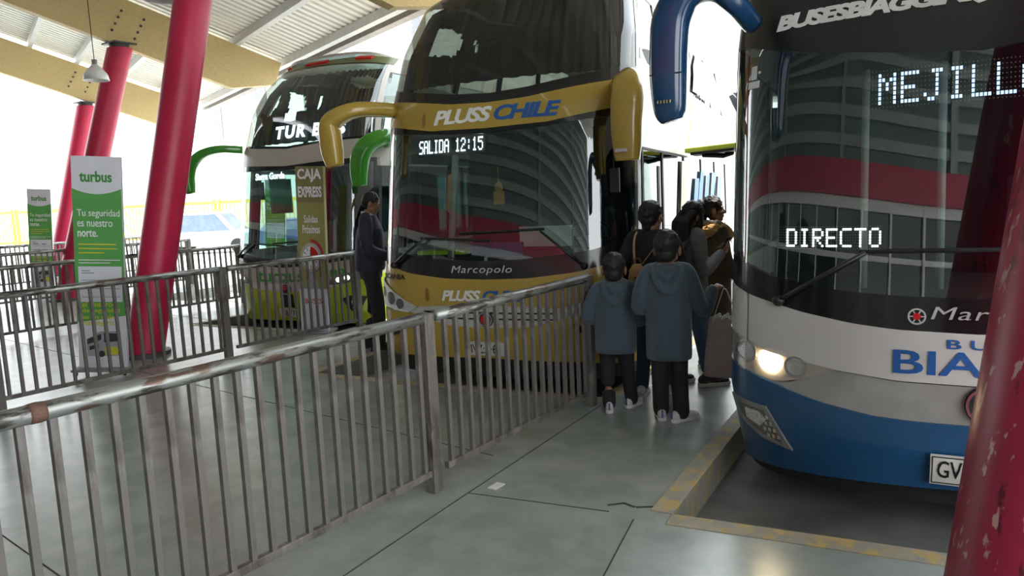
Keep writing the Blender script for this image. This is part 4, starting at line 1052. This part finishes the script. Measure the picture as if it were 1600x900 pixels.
def car(name, label, cat, loc, rz, m, L, H, hood, W=1.75):
    t = thing(name, label, cat, loc, rz)
    pr = [(-L/2, .35), (-L/2, .85), (-L/2+hood, .98), (-L/2+hood+.75, H), (L/2-.6, H), (L/2-.08, .95), (L/2, .35)]
    bm = B(); loft(bm, [[V((x, y, z)) for x, z in pr] for y in (-W/2, W/2)]); o = link('body', bm, m, t); bevel(o, .08, 3)
    gl = mat('car_glass', (.20, .25, .34), .1)
    for sg in (-1, 1):
        bm = B(); q = [(-L/2+hood+.22, 1.0), (-L/2+hood+.82, H-.1), (L/2-.72, H-.1), (L/2-.4, 1.0)]
        loft(bm, [[V((x, sg*(W/2+d), z)) for x, z in q] for d in (-.02, .008)]); link('side_window', bm, gl, t)
        for x in (-L/2+.85, L/2-.85):
            bm = B(); lathe(bm, [(.18, -.11), (.31, -.11), (.33, -.07), (.33, .07), (.31, .11), (.18, .11)], 24, Matrix.Translation((x, sg*(W/2-.1), .33)) @ Matrix.Rotation(PI/2, 4, 'X')); link('wheel', bm, rubber, t, True)
    bm = B(); loft(bm, [[V((-L/2+hood+.03-d, y, 1.02)), V((-L/2+hood+.68-d, y*.9, H-.08))] for y, d in ((-W/2+.1, .02), (W/2-.1, .02))], cap=False, closed=False)
    bmesh.ops.solidify(bm, geom=bm.faces[:], thickness=.03); link('windscreen', bm, gl, t)
car('van', 'pale blue grey van parked beyond the railings by the yellow fence', 'van', (-30.5, 20.3, ROAD), math.radians(215), mat('van_paint', (.66, .70, .78), .3), 4.6, 1.85, .9, 1.85)
car('car', 'dark blue car parked behind the pale green banner', 'car', (-25.2, 21.5, ROAD), math.radians(250), mat('car_blue', (.05, .08, .20), .3), 4.1, 1.45, 1.1)
t = thing('lamp_post', 'thin grey pole standing in the yard left of the lime green coach', 'pole', (-36, 30, ROAD))
bm = B(); tube(bm, [(0, 0, 0), (0, 0, 9)], .09, 10); link('pole', bm, white_frame, t); bm = B(); tube(bm, [(0, 0, 8.9), (1.2, 0, 9.1)], .05, 8); link('arm', bm, white_frame, t)
bm = B(); box(bm, (-.03, -.05, 0), (.03, .05, .004)); o = link('paper_scrap', bm, mat('paper', (.7, .7, .68), .8), None, loc=(-2.53, 3.42, .003)); tag(o, 'small white paper scrap on the platform by the railing post', 'litter')
# ------------------------------------------------------------------ people
skin = mat('skin', (0.30, 0.15, 0.09), 0.5, var=0.08, scale=12)
hair_m = mat('black_hair', (0.012, 0.010, 0.010), 0.58, var=0.4, scale=40, bump=0.35, bscale=60, stretch=(1, 1, 0.25))
denim_hoodie = mat('blue_grey_fleece', (0.056, 0.084, 0.112), 0.9, var=0.12, scale=9, bump=1.0, bscale=10, sheen=0.3, stretch=(1.4, 1.4, 0.6))
black_cloth = mat('black_cloth', (0.014, 0.014, 0.017), 0.85, var=0.2, bump=0.4, bscale=25)
navy_cloth = mat('navy_cloth', (0.022, 0.022, 0.045), 0.75, var=0.15, bump=0.4, bscale=20)
jean_m = mat('blue_denim', (0.075, 0.13, 0.22), 0.85, var=0.25, scale=10, bump=0.3, bscale=40)
jean_d = mat('dark_denim', (0.035, 0.055, 0.09), 0.85, var=0.2, scale=10, bump=0.3)
grey_fleece = mat('grey_marl', (0.17, 0.17, 0.18), 0.9, var=0.12, scale=14, bump=0.4)
brown_coat = mat('brown_coat', (0.085, 0.055, 0.032), 0.8, var=0.35, scale=7, bump=0.5, bscale=16)
fur_m = mat('tan_fur', (0.46, 0.27, 0.09), 0.95, var=0.35, scale=22, bump=1.0, bscale=45)
tan_m = mat('tan_leather', (0.40, 0.22, 0.085), 0.6, var=0.10, scale=5, bump=0.2)
sole_m = mat('white_sole', (0.62, 0.60, 0.60), 0.6)
shoe_w = mat('white_trainer', (0.58, 0.55, 0.58), 0.6, var=0.08)
shoe_d = mat('dark_trainer', (0.05, 0.045, 0.04), 0.7)
purple = mat('purple_trim', (0.10, 0.06, 0.30), 0.6)
shirt_w = mat('white_collar', (0.65, 0.65, 0.67), 0.8)

def fuse(o, vox, it=3, fac=0.5):
    """one continuous skin out of the modelled shapes"""
    m = o.modifiers.new('r', 'REMESH'); m.mode = 'VOXEL'; m.voxel_size = vox; m.use_smooth_shade = True
    s = o.modifiers.new('s', 'SMOOTH'); s.iterations = it; s.factor = fac
    dg = bpy.context.evaluated_depsgraph_get(); dg.update()
    me = bpy.data.meshes.new_from_object(o.evaluated_get(dg)); old = o.data
    o.modifiers.clear(); o.data = me; bpy.data.meshes.remove(old)
    for p in me.polygons: p.use_smooth = True
    return o
def rings_z(bm, rows, n=28, pw=2.3):
    """rows: (x, y, z, rx, ry)"""
    R = []
    for x, y, z, rx, ry in rows:
        r = []
        for k in range(n):
            t = 2*PI*k/n; c, s = math.cos(t), math.sin(t)
            r.append(V((x+rx*math.copysign(abs(c)**(2/pw), c), y+ry*math.copysign(abs(s)**(2/pw), s), z)))
        R.append(r)
    return loft(bm, R)
def limb(bm, pts, rad, k=4, n=14):
    P = catmull(pts, k); r = [q[0] for q in catval([(a, 0) for a in rad], k)]
    tube(bm, P, r, n); blob(bm, P[0], r[0]*1.02); blob(bm, P[-1], r[-1]*1.0)
def hand(bm, w, d, nrm, thumb, s, curl=0.5):
    """w wrist point, d along the hand, nrm out of the back of the hand, thumb side vector"""
    d = V(d).normalized(); nrm = V(nrm); nrm = (nrm-d*nrm.dot(d)).normalized(); sd = V(thumb); sd = (sd-d*sd.dot(d)-nrm*sd.dot(nrm)).normalized()
    w = V(w); L = .085*s
    tube(bm, [w-d*.02*s, w+d*L*.5, w+d*L], [(.024*s, .019*s), (.038*s, .016*s), (.041*s, .013*s)], 14, nrm)
    for i, (o, fl) in enumerate(((.033, .068), (.011, .078), (-.011, .072), (-.033, .056))):
        b = w+d*(L*.93)+sd*(o*s); pts = [b]; dr = d
        for q in range(3):
            a = curl*(.45+.35*q); dr = (d*math.cos(a*1.3*(q+1)/1.6)-nrm*math.sin(a*1.3*(q+1)/1.6)).normalized()
            pts.append(pts[-1]+dr*(fl*s*(.45, .31, .24)[q]))
        tube(bm, pts, [.0088*s, .0085*s, .0078*s, .006*s], 8); blob(bm, pts[-1], .0062*s, 8, 6)
    b = w+d*(.02*s)+sd*(.026*s); p1 = b+(sd*.75+d*.65).normalized()*(.04*s); p2 = p1+(d*.9+sd*.25-nrm*curl*.6).normalized()*(.032*s); p3 = p2+(d-nrm*curl*.8).normalized()*(.022*s)
    tube(bm, [b, p1, p2, p3], [.013*s, .011*s, .0095*s, .007*s], 8); blob(bm, p3, .0072*s, 8, 6)
def head(bm, c, s, rot):
    """skull, jaw, nose, ears, lips; s = head height/0.225"""
    mx = Matrix.Translation(c) @ rot.to_4x4() @ Matrix.Scale(s, 4)
    blob(bm, (0, -.012, .022), (.075, .093, .092), 20, 14, mx)
    blob(bm, (0, .030, -.040), (.056, .062, .072), 18, 12, mx)
    blob(bm, (0, .066, -.094), (.024, .022, .020), 12, 8, mx)
    for sg in (-1, 1):
        blob(bm, (sg*.040, .060, -.030), (.024, .024, .024), 12, 8, mx)                 # cheeks
        blob(bm, (sg*.030, .074, .018), (.027, .012, .009), 12, 8, mx)                  # brow
        blob(bm, (sg*.082, -.006, -.018), (.013, .022, .034), 12, 8, mx)                # ears
        blob(bm, (sg*.011, .098, -.036), (.009, .010, .008), 10, 6, mx)                 # nostril wings
        blob(bm, (sg*.047, .012, -.062), (.020, .034, .026), 12, 8, mx)                 # jaw angle
    tube(bm, [mx @ V((0, .076, .012)), mx @ V((0, .092, -.012)), mx @ V((0, .106, -.033)), mx @ V((0, .092, -.040))], [.008*s, .010*s, .012*s, .008*s], 10)
    blob(bm, (0, .088, -.061), (.022, .010, .006), 12, 6, mx); blob(bm, (0, .085, -.072), (.019, .010, .007), 12, 6, mx)
    return mx
def face(mx, body, s):
    for sg in (-1, 1):
        bm = B(); blob(bm, (sg*.031, .0815, .002), (.0125, .0075, .006), 12, 8, mx); e_ = link('eye', bm, mat('eye_white', (.7, .68, .65), .3), body, True)
        bm = B(); blob(bm, (sg*.031, .0875, .002), (.0055, .003, .0055), 10, 6, mx); link('iris', bm, black_letter, e_, True)
        bm = B(); tube(bm, [mx @ V((sg*.014, .088, .018)), mx @ V((sg*.032, .089, .024)), mx @ V((sg*.05, .077, .019))], [.003*s, .004*s, .002*s], 8); link('eyebrow', bm, hair_m, body, True)
def make_person(label, loc, rz, s, hs, J, hairf=None, group=None, vox=.0055, facey=0.0, barefore=False):
    """J: joints at 1.70 m scale: sho, elb, wri per side; hip, kne, ank per side; head; headrot"""
    bm = B()
    T = lambda p: V(p)*s
    hc = T(J['head']); hsz = hs
    rot = Euler(J.get('headrot', (0, 0, 0))).to_matrix()
    mx = head(bm, hc, hsz, rot)
    nk = T(J['neck'])
    tube(bm, [nk-V((0, 0, .05*s)), nk, hc+rot @ V((0, -.012, -.075))*hsz], [.062*s, .052*s, .050*hsz], 16)
    lean = J.get('lean', (0, 0))
    rings_z(bm, [(x*s, y*s, z*s, rx*s, ry*s) for x, y, z, rx, ry in [(0, 0, .80, .13, .10), (0, 0, .92, .145, .105), (lean[0]*.3, lean[1]*.3, 1.05, .125, .09), (lean[0]*.6, lean[1]*.6, 1.22, .14, .10), (lean[0], lean[1], 1.34, .125, .08), (lean[0], lean[1], 1.44, .07, .06)]])
    for sd in ('L', 'R'):
        a, b, c = T(J['sho'+sd]), T(J['elb'+sd]), T(J['wri'+sd])
        limb(bm, [a, b, c], [.034*s, .033*s, .026*s])
        dv = V(J.get('hand'+sd, (c-b))); tv = V(J.get('thumb'+sd, (0, .5, 1))); nv = V(J.get('back'+sd, (-1 if sd == 'L' else 1, 0, 0)))
        hand(bm, c+(c-b).normalized()*.01*s, dv, nv, tv, s*1.05, J.get('curl', .6))
        h, k, f = T(J['hip'+sd]), T(J['kne'+sd]), T(J['ank'+sd])
        limb(bm, [h, k, f], [.070*s, .050*s, .034*s])
        blob(bm, f-V((0, 0, .03*s)), (.034*s, .05*s, .035*s))
    o = link('person', bm, skin, None); fuse(o, vox, 2)
    o.location = loc; o.rotation_euler = (0, 0, rz); tag(o, label, 'person', group)
    face(mx, o, hsz)
    return o, mx
def short_hair(body, mx, hs, back=-.02, low=-.06, vol=1.0, name='hair', m=hair_m, seed=1):
    rnd = random.Random(seed); bm = B()
    blob(bm, (0, back, .034), (.083*vol, .096*vol, .091*vol), 22, 16, mx)
    blob(bm, (0, back-.030, low+.03), (.070*vol, .066, .062), 18, 12, mx)
    for sg in (-1, 1): blob(bm, (sg*.066, -.012, .010), (.014, .030, .040), 12, 8, mx)
    for i in range(60):
        a = rnd.uniform(0, 2*PI); e = rnd.uniform(-.1, 1.3)
        p = V((math.cos(a)*math.cos(e)*.080*vol, back+math.sin(a)*math.cos(e)*.092*vol, .034+math.sin(e)*.088*vol))
        if p.y > .055 and p.z < .06: continue
        blob(bm, p, (.012, .012, .010), 8, 6, mx)
    o = link(name, bm, m, body); return fuse(o, .0065*hs, 1)
def garment(name, body, m, shapes, vox=.011, it=3):
    bm = B(); shapes(bm); o = link(name, bm, m, body); return fuse(o, vox, it)
def shoe(body, a, yaw, s, upper, sole, accent=None):
    mx = Matrix.Translation(V((a[0], a[1], 0))) @ Matrix.Rotation(yaw, 4, 'Z') @ Matrix.Scale(s, 4)
    bm = B()
    for p, r in (((0, -.055, .058), (.038, .048, .045)), ((0, .0, .075), (.037, .05, .055)), ((0, .06, .055), (.042, .06, .035)), ((0, .125, .042), (.043, .058, .028)), ((0, -.03, .09), (.035, .04, .03))): blob(bm, p, r, 14, 10, mx)
    o = link('shoe', bm, upper, body); fuse(o, .006, 2)
    pr = [(.0, -.108), (.034, -.09), (.04, -.04), (.036, .02), (.047, .09), (.046, .14), (.026, .183), (0, .192), (-.026, .183), (-.046, .14), (-.047, .09), (-.036, .02), (-.04, -.04), (-.034, -.09)]
    bm = B(); loft(bm, [[mx @ V((x*k, y*k, z)) for x, y in pr] for z, k in ((.0, .96), (.012, 1.0), (.034, 1.0))]); so = link('sole', bm, sole, o); bevel(so, .004)
    bm = B()
    for y in (.02, .045, .07): tube(bm, [mx @ V((-.022, y, .104-y*.45)), mx @ V((0, y+.004, .112-y*.45)), mx @ V((.022, y, .104-y*.45))], .0035*s, 6)
    link('laces', bm, sole, o)
    if accent:
        bm = B(); box(bm, (-.007, -.112, .04), (.007, -.098, .105), mx); ob = link('heel_tab', bm, accent, o); bevel(ob, .003)
    return o
def trousers(body, m, J, s, r0=.098, r1=.072, r2=.062, hem=.10, top=.97, name='trousers'):
    def f(bm):
        rings_z(bm, [(0, 0, .78*s, .15*s, .115*s), (0, 0, .88*s, .165*s, .125*s), (0, 0, top*s, .155*s, .115*s)])
        for sd in ('L', 'R'):
            h, k, a = [V(J[q+sd])*s for q in ('hip', 'kne', 'ank')]
            e = a+(k-a).normalized()*((hem-.08)*s)
            limb(bm, [h, k, e], [r0*s, r1*s, r2*s], 5, 18)
    return garment(name, body, m, f, .010, 3)
def top_shapes(J, s, hem, w, d, sr=.062, cr=.05, hood=False, puff=1.0, neckz=1.46, hemw=None, sl=1.0):
    lx, ly = J.get('lean', (0, 0))
    def f(bm):
        hw = hemw or w*.93
        rows = [(0, 0, hem, hw, d*.95), (0, 0, hem+.05, w*1.0, d*1.04), (0, 0, (hem+1.25)/2, w, d), (lx*.6, ly*.6, 1.20, w*.95, d*.96), (lx, ly, 1.30, w*.93, d*.86), (lx, ly, 1.375, w*.72, d*.66), (lx, ly, neckz, .075, .07)]
        rings_z(bm, [(x*s, y*s, z*s, a*s, b*s) for x, y, z, a, b in rows], 32, 2.3)
        for sd in ('L', 'R'):
            a, b, c = [V(J[q+sd])*s for q in ('sho', 'elb', 'wri')]
            nk_ = V((a.x*.38+lx*s, a.y, a.z+.045*s)); limb(bm, [nk_, a.lerp(nk_, .12), b, b.lerp(c, sl)], [.045*s, sr*.95*s*puff, sr*.95*s*puff, cr*s*puff], 5, 16)
            if sl > .9:
                q = b.lerp(c, .93); tube(bm, [b.lerp(c, .86), c], [(cr*.92*s, cr*.92*s)]*2, 14)
        if hood:
            y0 = ly-d*.62
            tube(bm, catmull([(lx+x, y0+y, z) and V((lx+x, ly+y, z))*s for x, y, z in ((-.080, .06, 1.43), (-.110, -.04, 1.43), (-.105, -.13, 1.33), (-.06, -.165, 1.24), (0, -.17, 1.21), (.06, -.165, 1.24), (.105, -.13, 1.33), (.110, -.04, 1.43), (.080, .06, 1.43))], 4), .026*s, 10)
            blob(bm, V((lx, ly-.105, 1.34))*s, (.090*s, .05*s, .09*s))
            tube(bm, catmull([V(q)*s for q in ((-.075, -.05, 1.43), (-.06, -.12, 1.375), (0, -.15, 1.33), (.06, -.12, 1.375), (.075, -.05, 1.43))], 4), .020*s, 10)
    return f

def J_std(**k):
    J = dict(head=(0, .02, 1.585), neck=(0, 0, 1.44), shoL=(-.185, 0, 1.385), shoR=(.185, 0, 1.385), elbL=(-.25, -.02, 1.11), elbR=(.25, -.02, 1.11), wriL=(-.25, .06, .87), wriR=(.25, .06, .87),
             hipL=(-.085, 0, .88), hipR=(.085, 0, .88), kneL=(-.095, .02, .48), kneR=(.095, .02, .48), ankL=(-.10, 0, .085), ankR=(.10, 0, .085))
    J.update(k); return J
# --- small boy in the blue-grey hoodie beside the railing end
s = 1.23/1.70
J = J_std(head=(0, .01, 1.565), neck=(0, 0, 1.40), shoL=(-.20, 0, 1.335), shoR=(.20, 0, 1.335), elbL=(-.30, -.02, 1.06), elbR=(.285, -.03, 1.03), wriL=(-.21, .19, .98), wriR=(.20, .19, .96), hipL=(-.09, 0, .80), hipR=(.09, 0, .80),
          kneL=(-.10, .02, .46), kneR=(.115, .05, .45), ankL=(-.09, -.05, .085), ankR=(.15, .13, .085), headrot=(0.12, 0, 0))
p, mx = make_person('small boy in a blue-grey hoodie and black trousers, standing at the end of the railing', (-2.575, 5.16, 0), math.radians(24), s, 1.06, J, vox=.0045)
short_hair(p, mx, 1.06, -.022, -.055, 1.0, seed=2)
garment('hoodie', p, denim_hoodie, top_shapes(J, s, .65, .225, .165, .074, .060, True, 1.05, 1.43, hemw=.215), .0095)
trousers(p, black_cloth, J, s, .105, .082, .074, .085, .86)
shoe(p, (J['ankL'][0]*s, J['ankL'][1]*s), .06, s*1.12, shoe_w, sole_m, purple); shoe(p, (J['ankR'][0]*s, J['ankR'][1]*s), -.5, s*1.12, shoe_w, sole_m, purple)
# --- taller boy with the same hoodie, bag held out at his right
s = 1.395/1.70
J = J_std(head=(0.0, .01, 1.58), neck=(0, 0, 1.42), shoL=(-.19, 0, 1.355), shoR=(.19, 0, 1.355), elbL=(-.265, -.02, 1.07), elbR=(.30, .0, 1.02), wriL=(-.17, .20, 1.02), wriR=(.385, .15, 1.17), hipL=(-.085, 0, .83), hipR=(.085, 0, .83),
          kneL=(-.085, .0, .47), kneR=(.085, .02, .47), ankL=(-.085, .05, .085), ankR=(.10, -.02, .085), headrot=(0.10, 0, -0.15), handR=(.55, .5, .35), backR=(0, -.4, .9), thumbR=(-.5, .6, .3), curl=1.2)
p, mx = make_person('taller boy in a blue-grey hoodie holding the pink bag, seen from behind', (-2.10, 5.08, 0), math.radians(20), s, 1.10, J, vox=.0045)
boy2 = p
short_hair(p, mx, 1.10, -.020, -.055, 1.04, seed=5)
garment('hoodie', p, denim_hoodie, top_shapes(J, s, .58, .205, .155, .072, .058, True, 1.02, 1.45, hemw=.20), .0095)
trousers(p, black_cloth, J, s, .098, .080, .074, .085, .88)
shoe(p, (J['ankL'][0]*s, J['ankL'][1]*s), .15, s*1.08, shoe_w, sole_m, purple); shoe(p, (J['ankR'][0]*s, J['ankR'][1]*s), -.85, s*1.08, shoe_w, sole_m, purple)
# --- woman in black with the tan backpack
s = 1.62/1.70
J = J_std(elbL=(-.27, -.02, 1.10), wriL=(-.20, .18, 1.0), elbR=(.26, .0, 1.12), wriR=(.16, .22, 1.08), headrot=(0.05, 0, -0.35), kneL=(-.09, .0, .48), ankL=(-.10, -.06, .085), ankR=(.12, .15, .085))
p, mx = make_person('woman in black wearing a small tan backpack, seen from behind', (-2.47, 5.66, 0), math.radians(8), s, 1.0, J)
short_hair(p, mx, 1.0, -.024, -.05, 1.10, seed=9)
def f(bm):
    for i, (x, y, z, r) in enumerate(((0, -.105, -.02, .045), (.02, -.11, .03, .04), (-.03, -.10, .0, .038), (0, -.085, -.075, .04))): blob(bm, (x, y, z), (r, r*.8, r), 14, 10, mx)
garment('hair_knot', p, hair_m, f, .008, 1)
garment('jumper', p, black_cloth, top_shapes(J, s, .86, .19, .135, .066, .045, False, 1.0, 1.47), .011)
trousers(p, jean_d, J, s, .095, .068, .058, .11, .97, 'jeans')
shoe(p, (J['ankL'][0]*s, J['ankL'][1]*s), .1, s, shoe_w, sole_m); shoe(p, (J['ankR'][0]*s, J['ankR'][1]*s), -.3, s, shoe_w, sole_m)
# --- woman with long hair looking at her phone
s = 1.60/1.70
J = J_std(head=(0, .05, 1.575), lean=(0, .02), elbL=(-.25, -.04, 1.11), wriL=(-.10, .26, 1.14), elbR=(.25, -.02, 1.10), wriR=(.10, .27, 1.22), headrot=(-0.45, 0, 0.1), handR=(-.2, .9, .35), backR=(.6, 0, -.6), thumbR=(-.4, .2, .9), handL=(.4, .9, .2), backL=(-.5, 0, -.7), thumbL=(.3, .2, .9),
          kneL=(-.09, -.02, .48), ankL=(-.11, -.10, .085), kneR=(.10, .06, .48), ankR=(.12, .12, .085), curl=.9)
p, mx = make_person('woman with long black hair in a grey hooded top, looking down at a phone', (-2.33, 6.12, 0), math.radians(-38), s, 1.0, J)
wg = p
short_hair(p, mx, 1.0, -.020, -.04, 1.06, seed=12)
def f(bm):
    for x, w_ in ((-.045, .045), (0, .055), (.045, .045), (.07, .03), (-.07, .03)):
        tube(bm, [mx @ V((x, -.06, .02)), mx @ V((x*1.2, -.09, -.10)), mx @ V((x*1.2, -.075+abs(x)*.4, -.22)), mx @ V((x*1.1, -.05+abs(x)*.4, -.32))], [(w_, .034), (w_*1.1, .036), (w_, .03), (w_*.5, .015)], 12, V((0, 1, 0)))
    for sg in (-1, 1): tube(bm, [mx @ V((sg*.075, .0, .03)), mx @ V((sg*.09, .03, -.06)), mx @ V((sg*.085, .06, -.18)), mx @ V((sg*.07, .07, -.28))], [(.02, .03), (.024, .032), (.02, .028), (.01, .012)], 10, V((0, 1, 0)))
garment('long_hair', p, hair_m, f, .009, 1)
garment('hooded_top', p, grey_fleece, top_shapes(J, s, .88, .195, .14, .068, .046, True, 1.02, 1.47), .011)
trousers(p, jean_m, J, s, .098, .074, .062, .17, .97, 'jeans')
shoe(p, (J['ankL'][0]*s, J['ankL'][1]*s), .0, s*1.08, shoe_d, sole_m); shoe(p, (J['ankR'][0]*s, J['ankR'][1]*s), -.15, s*1.08, shoe_d, sole_m)
# --- woman in the brown coat with the fur-edged hood
s = 1.63/1.70
J = J_std(elbL=(-.27, 0, 1.10), wriL=(-.16, .22, 1.02), elbR=(.27, .02, 1.08), wriR=(.26, .20, .93), headrot=(0.0, 0, -0.35), head=(0, .03, 1.585), kneR=(.10, .03, .48))
p, mx = make_person('woman in a brown coat with tan fur collar, face turned right', (-2.35, 6.74, 0), math.radians(-45), s, 1.0, J)
short_hair(p, mx, 1.0, -.018, -.045, 1.05, seed=21)
def f(bm):
    for x, y, z, r in ((0, -.13, .0, .06), (.03, -.12, .05, .05), (-.03, -.12, -.04, .05), (0, -.10, -.08, .045)): blob(bm, (x, y, z), (r, r*.9, r), 14, 10, mx)
garment('hair_knot', p, hair_m, f, .008, 1)
garment('coat', p, brown_coat, top_shapes(J, s, .52, .22, .165, .078, .060, False, 1.05, 1.47, hemw=.25), .012)
rnd = random.Random(4)
def ruff(bm, path, r, n):
    P = catmull(path, n)
    for q in P:
        for i in range(7):
            d = V((rnd.gauss(0, 1), rnd.gauss(0, 1), rnd.gauss(0, 1))).normalized(); e = q+d*r*rnd.uniform(.7, 1.35)
            tube(bm, [q, q.lerp(e, .6)+V((0, 0, -.004)), e+V((0, 0, -.012))], [.016*s, .011*s, .004*s], 6)
        blob(bm, q, r*.72, 10, 7)
bm = B(); ruff(bm, [V(q)*s for q in ((-.12, .12, 1.34), (-.18, .03, 1.40), (-.165, -.11, 1.385), (-.06, -.19, 1.34), (.06, -.19, 1.34), (.165, -.11, 1.385), (.18, .03, 1.40), (.12, .12, 1.34))], .078, 5)
o = link('fur_collar', bm, fur_m, p, True); fuse(o, .009, 1)
bm = B(); w_ = V(J['wriR'])*s; e_ = V(J['elbR'])*s; d_ = (w_-e_).normalized()
a_, b_ = frame(d_); ruff(bm, [w_+(a_*math.cos(q)+b_*math.sin(q))*.045 for q in [k*PI/3 for k in range(7)]], .035, 3)
o = link('fur_cuff', bm, fur_m, p, True); fuse(o, .008, 1)
def f(bm):
    tube(bm, catmull([V(q)*s for q in ((-.09, .02, 1.45), (-.085, -.06, 1.465), (0, -.105, 1.46), (.085, -.06, 1.465), (.09, .02, 1.45))], 4), .025, 10)
garment('striped_hood', p, grey_fleece, f, .009, 2)
trousers(p, black_cloth, J, s)
for q in 'LR': shoe(p, (J['ank'+q][0]*s, J['ank'+q][1]*s), -.1, s, shoe_d, sole_m)
# --- man in the navy jacket by the yellow coach
s = 1.86/1.70
J = J_std(head=(0, .055, 1.575), neck=(0, .02, 1.44), lean=(0, .02), elbL=(-.24, .0, 1.12), wriL=(-.10, .24, 1.02), elbR=(.24, .02, 1.10), wriR=(.10, .25, 1.00), headrot=(-.38, 0, 0), kneR=(.09, .06, .48), ankR=(.09, .05, .085), kneL=(-.09, .0, .48), ankL=(-.09, -.08, .085))
p, mx = make_person('man in a navy jacket and dark trousers, head bowed, beside the yellow coach', (-6.24, 6.18, 0), math.radians(-52), s, 1.04, J)
short_hair(p, mx, 1.04, -.024, -.04, 1.0, seed=31)
garment('jacket', p, navy_cloth, top_shapes(J, s, .86, .20, .155, .074, .052, False, 1.02, 1.46), .011)
def f(bm): tube(bm, catmull([V(q)*s for q in ((-.055, .075, 1.43), (-.075, .01, 1.455), (0, -.055, 1.475), (.075, .01, 1.455), (.055, .075, 1.43))], 4), [(.012*s, .022*s)]*17, 10)
garment('shirt_collar', p, shirt_w, f, .007, 1)
trousers(p, mat('charcoal_cloth', (.018, .018, .022), .8, bump=.3, bscale=20), J, s, .10, .075, .068, .07)
for q in 'LR': shoe(p, (J['ank'+q][0]*s, J['ank'+q][1]*s), -.05, s*1.04, black_cloth, black_trim)

# --- small tan backpack
t = thing('backpack', 'small tan backpack hanging on the back of the woman in black', 'backpack', (-2.485, 5.385, .76), math.radians(12))
bm = B(); rings_z(bm, [(0, .02, .0, .055, .03), (0, .0, .025, .072, .055), (0, 0, .15, .076, .062), (0, 0, .27, .070, .056), (0, .01, .35, .055, .044), (0, .015, .385, .030, .025)], 24, 2.8)
o = link('bag_body', bm, tan_m, t); fuse(o, .007, 3)
bm = B(); rings_z(bm, [(0, -.045, .03, .055, .02), (0, -.058, .05, .062, .024), (0, -.058, .16, .062, .022), (0, -.05, .20, .055, .015)], 20, 3); o2 = link('front_pocket', bm, tan_m, t); fuse(o2, .006, 2)
bm = B(); lathe(bm, [(.011, -.003), (.011, .003)], 14, Matrix.Translation((0, -.067, .285)) @ Matrix.Rotation(PI/2, 4, 'X')); link('logo_disc', bm, mat('tan_dark', (.18, .09, .035), .6), t)
bm = B(); tube(bm, catmull([(-.03, .03, .37), (-.02, .03, .42), (.02, .03, .42), (.03, .03, .37)], 4), .007, 8); link('handle', bm, mat('tan_dark', (.18, .09, .035), .6), t, True)
tl = mat('tan_strap', (.42, .27, .14), .7)
bm = B(); tube(bm, catmull([(-.025, .05, .37), (-.04, .09, .48), (-.045, .14, .58), (-.045, .26, .63), (-.06, .36, .58)], 5), [(.009, .004)]*21, 8); link('strap', bm, tl, t, True)
bm = B(); tube(bm, catmull([(.025, .05, .37), (.10, .08, .47), (.20, .12, .585), (.225, .26, .63), (.21, .36, .58)], 5), [(.009, .004)]*21, 8); link('strap', bm, tl, t, True)
# --- pink carrier bag
bagm = mat('pink_grey_bag', (.40, .31, .32), .65, var=.05, scale=4, bump=.25, bscale=9)
t = thing('carrier_bag', 'pinkish grey carrier bag with long white handles held by the taller boy', 'bag', (-1.75, 5.32, .31), math.radians(14))
def bagrow(z, w, d, sag=0): return [(V((w*math.cos(q) if 0 else 0, 0, z)))]
bm = B(); rings_z(bm, [(0, 0, .0, .135, .02), (0, 0, .01, .165, .045), (0.005, 0, .12, .165, .06), (0, 0, .25, .145, .055), (-.01, 0, .38, .118, .035), (-.02, 0, .46, .10, .018)], 32, 3.2)
o = link('bag_body', bm, bagm, t); fuse(o, .008, 2)
hm = mat('white_handle', (.66, .63, .60), .6)
for yy in (-.02, .02):
    bm = B(); tube(bm, catmull([(-.095, yy, .42), (-.065, yy*.8, .52), (-.035, yy*.5, .61), (-.015, yy*.3, .665), (.005, yy*.3, .66), (.03, yy*.5, .60), (.065, yy*.8, .51), (.085, yy, .42)], 5), [(.009, .003)]*36, 8); link('handle', bm, hm, t, True)
bm = B()
for i in range(9): blob(bm, (-.08+i*.019, -.02+.004*(i % 2), .455+.012*(i % 3)), (.014, .012, .016), 8, 6)
o = link('crumpled_tissue', bm, mat('paper', (.7, .7, .68), .8), t); fuse(o, .005, 1)
# --- phone
R_ = wg.matrix_basis
t = thing('phone', 'phone in a teal case held by the woman with long black hair', 'phone', (-2.105, 6.385, 1.24), math.radians(-40))
mxp = Matrix.Rotation(math.radians(35), 4, 'X')
bm = B(); box(bm, (-.037, -.075, -.005), (.037, .075, .004), mxp); o = link('case', bm, mat('teal_case', (.03, .14, .13), .4), t); bevel(o, .004)
bm = B(); box(bm, (-.034, -.071, .004), (.034, .071, .0055), mxp); link('screen', bm, black_gloss, t)
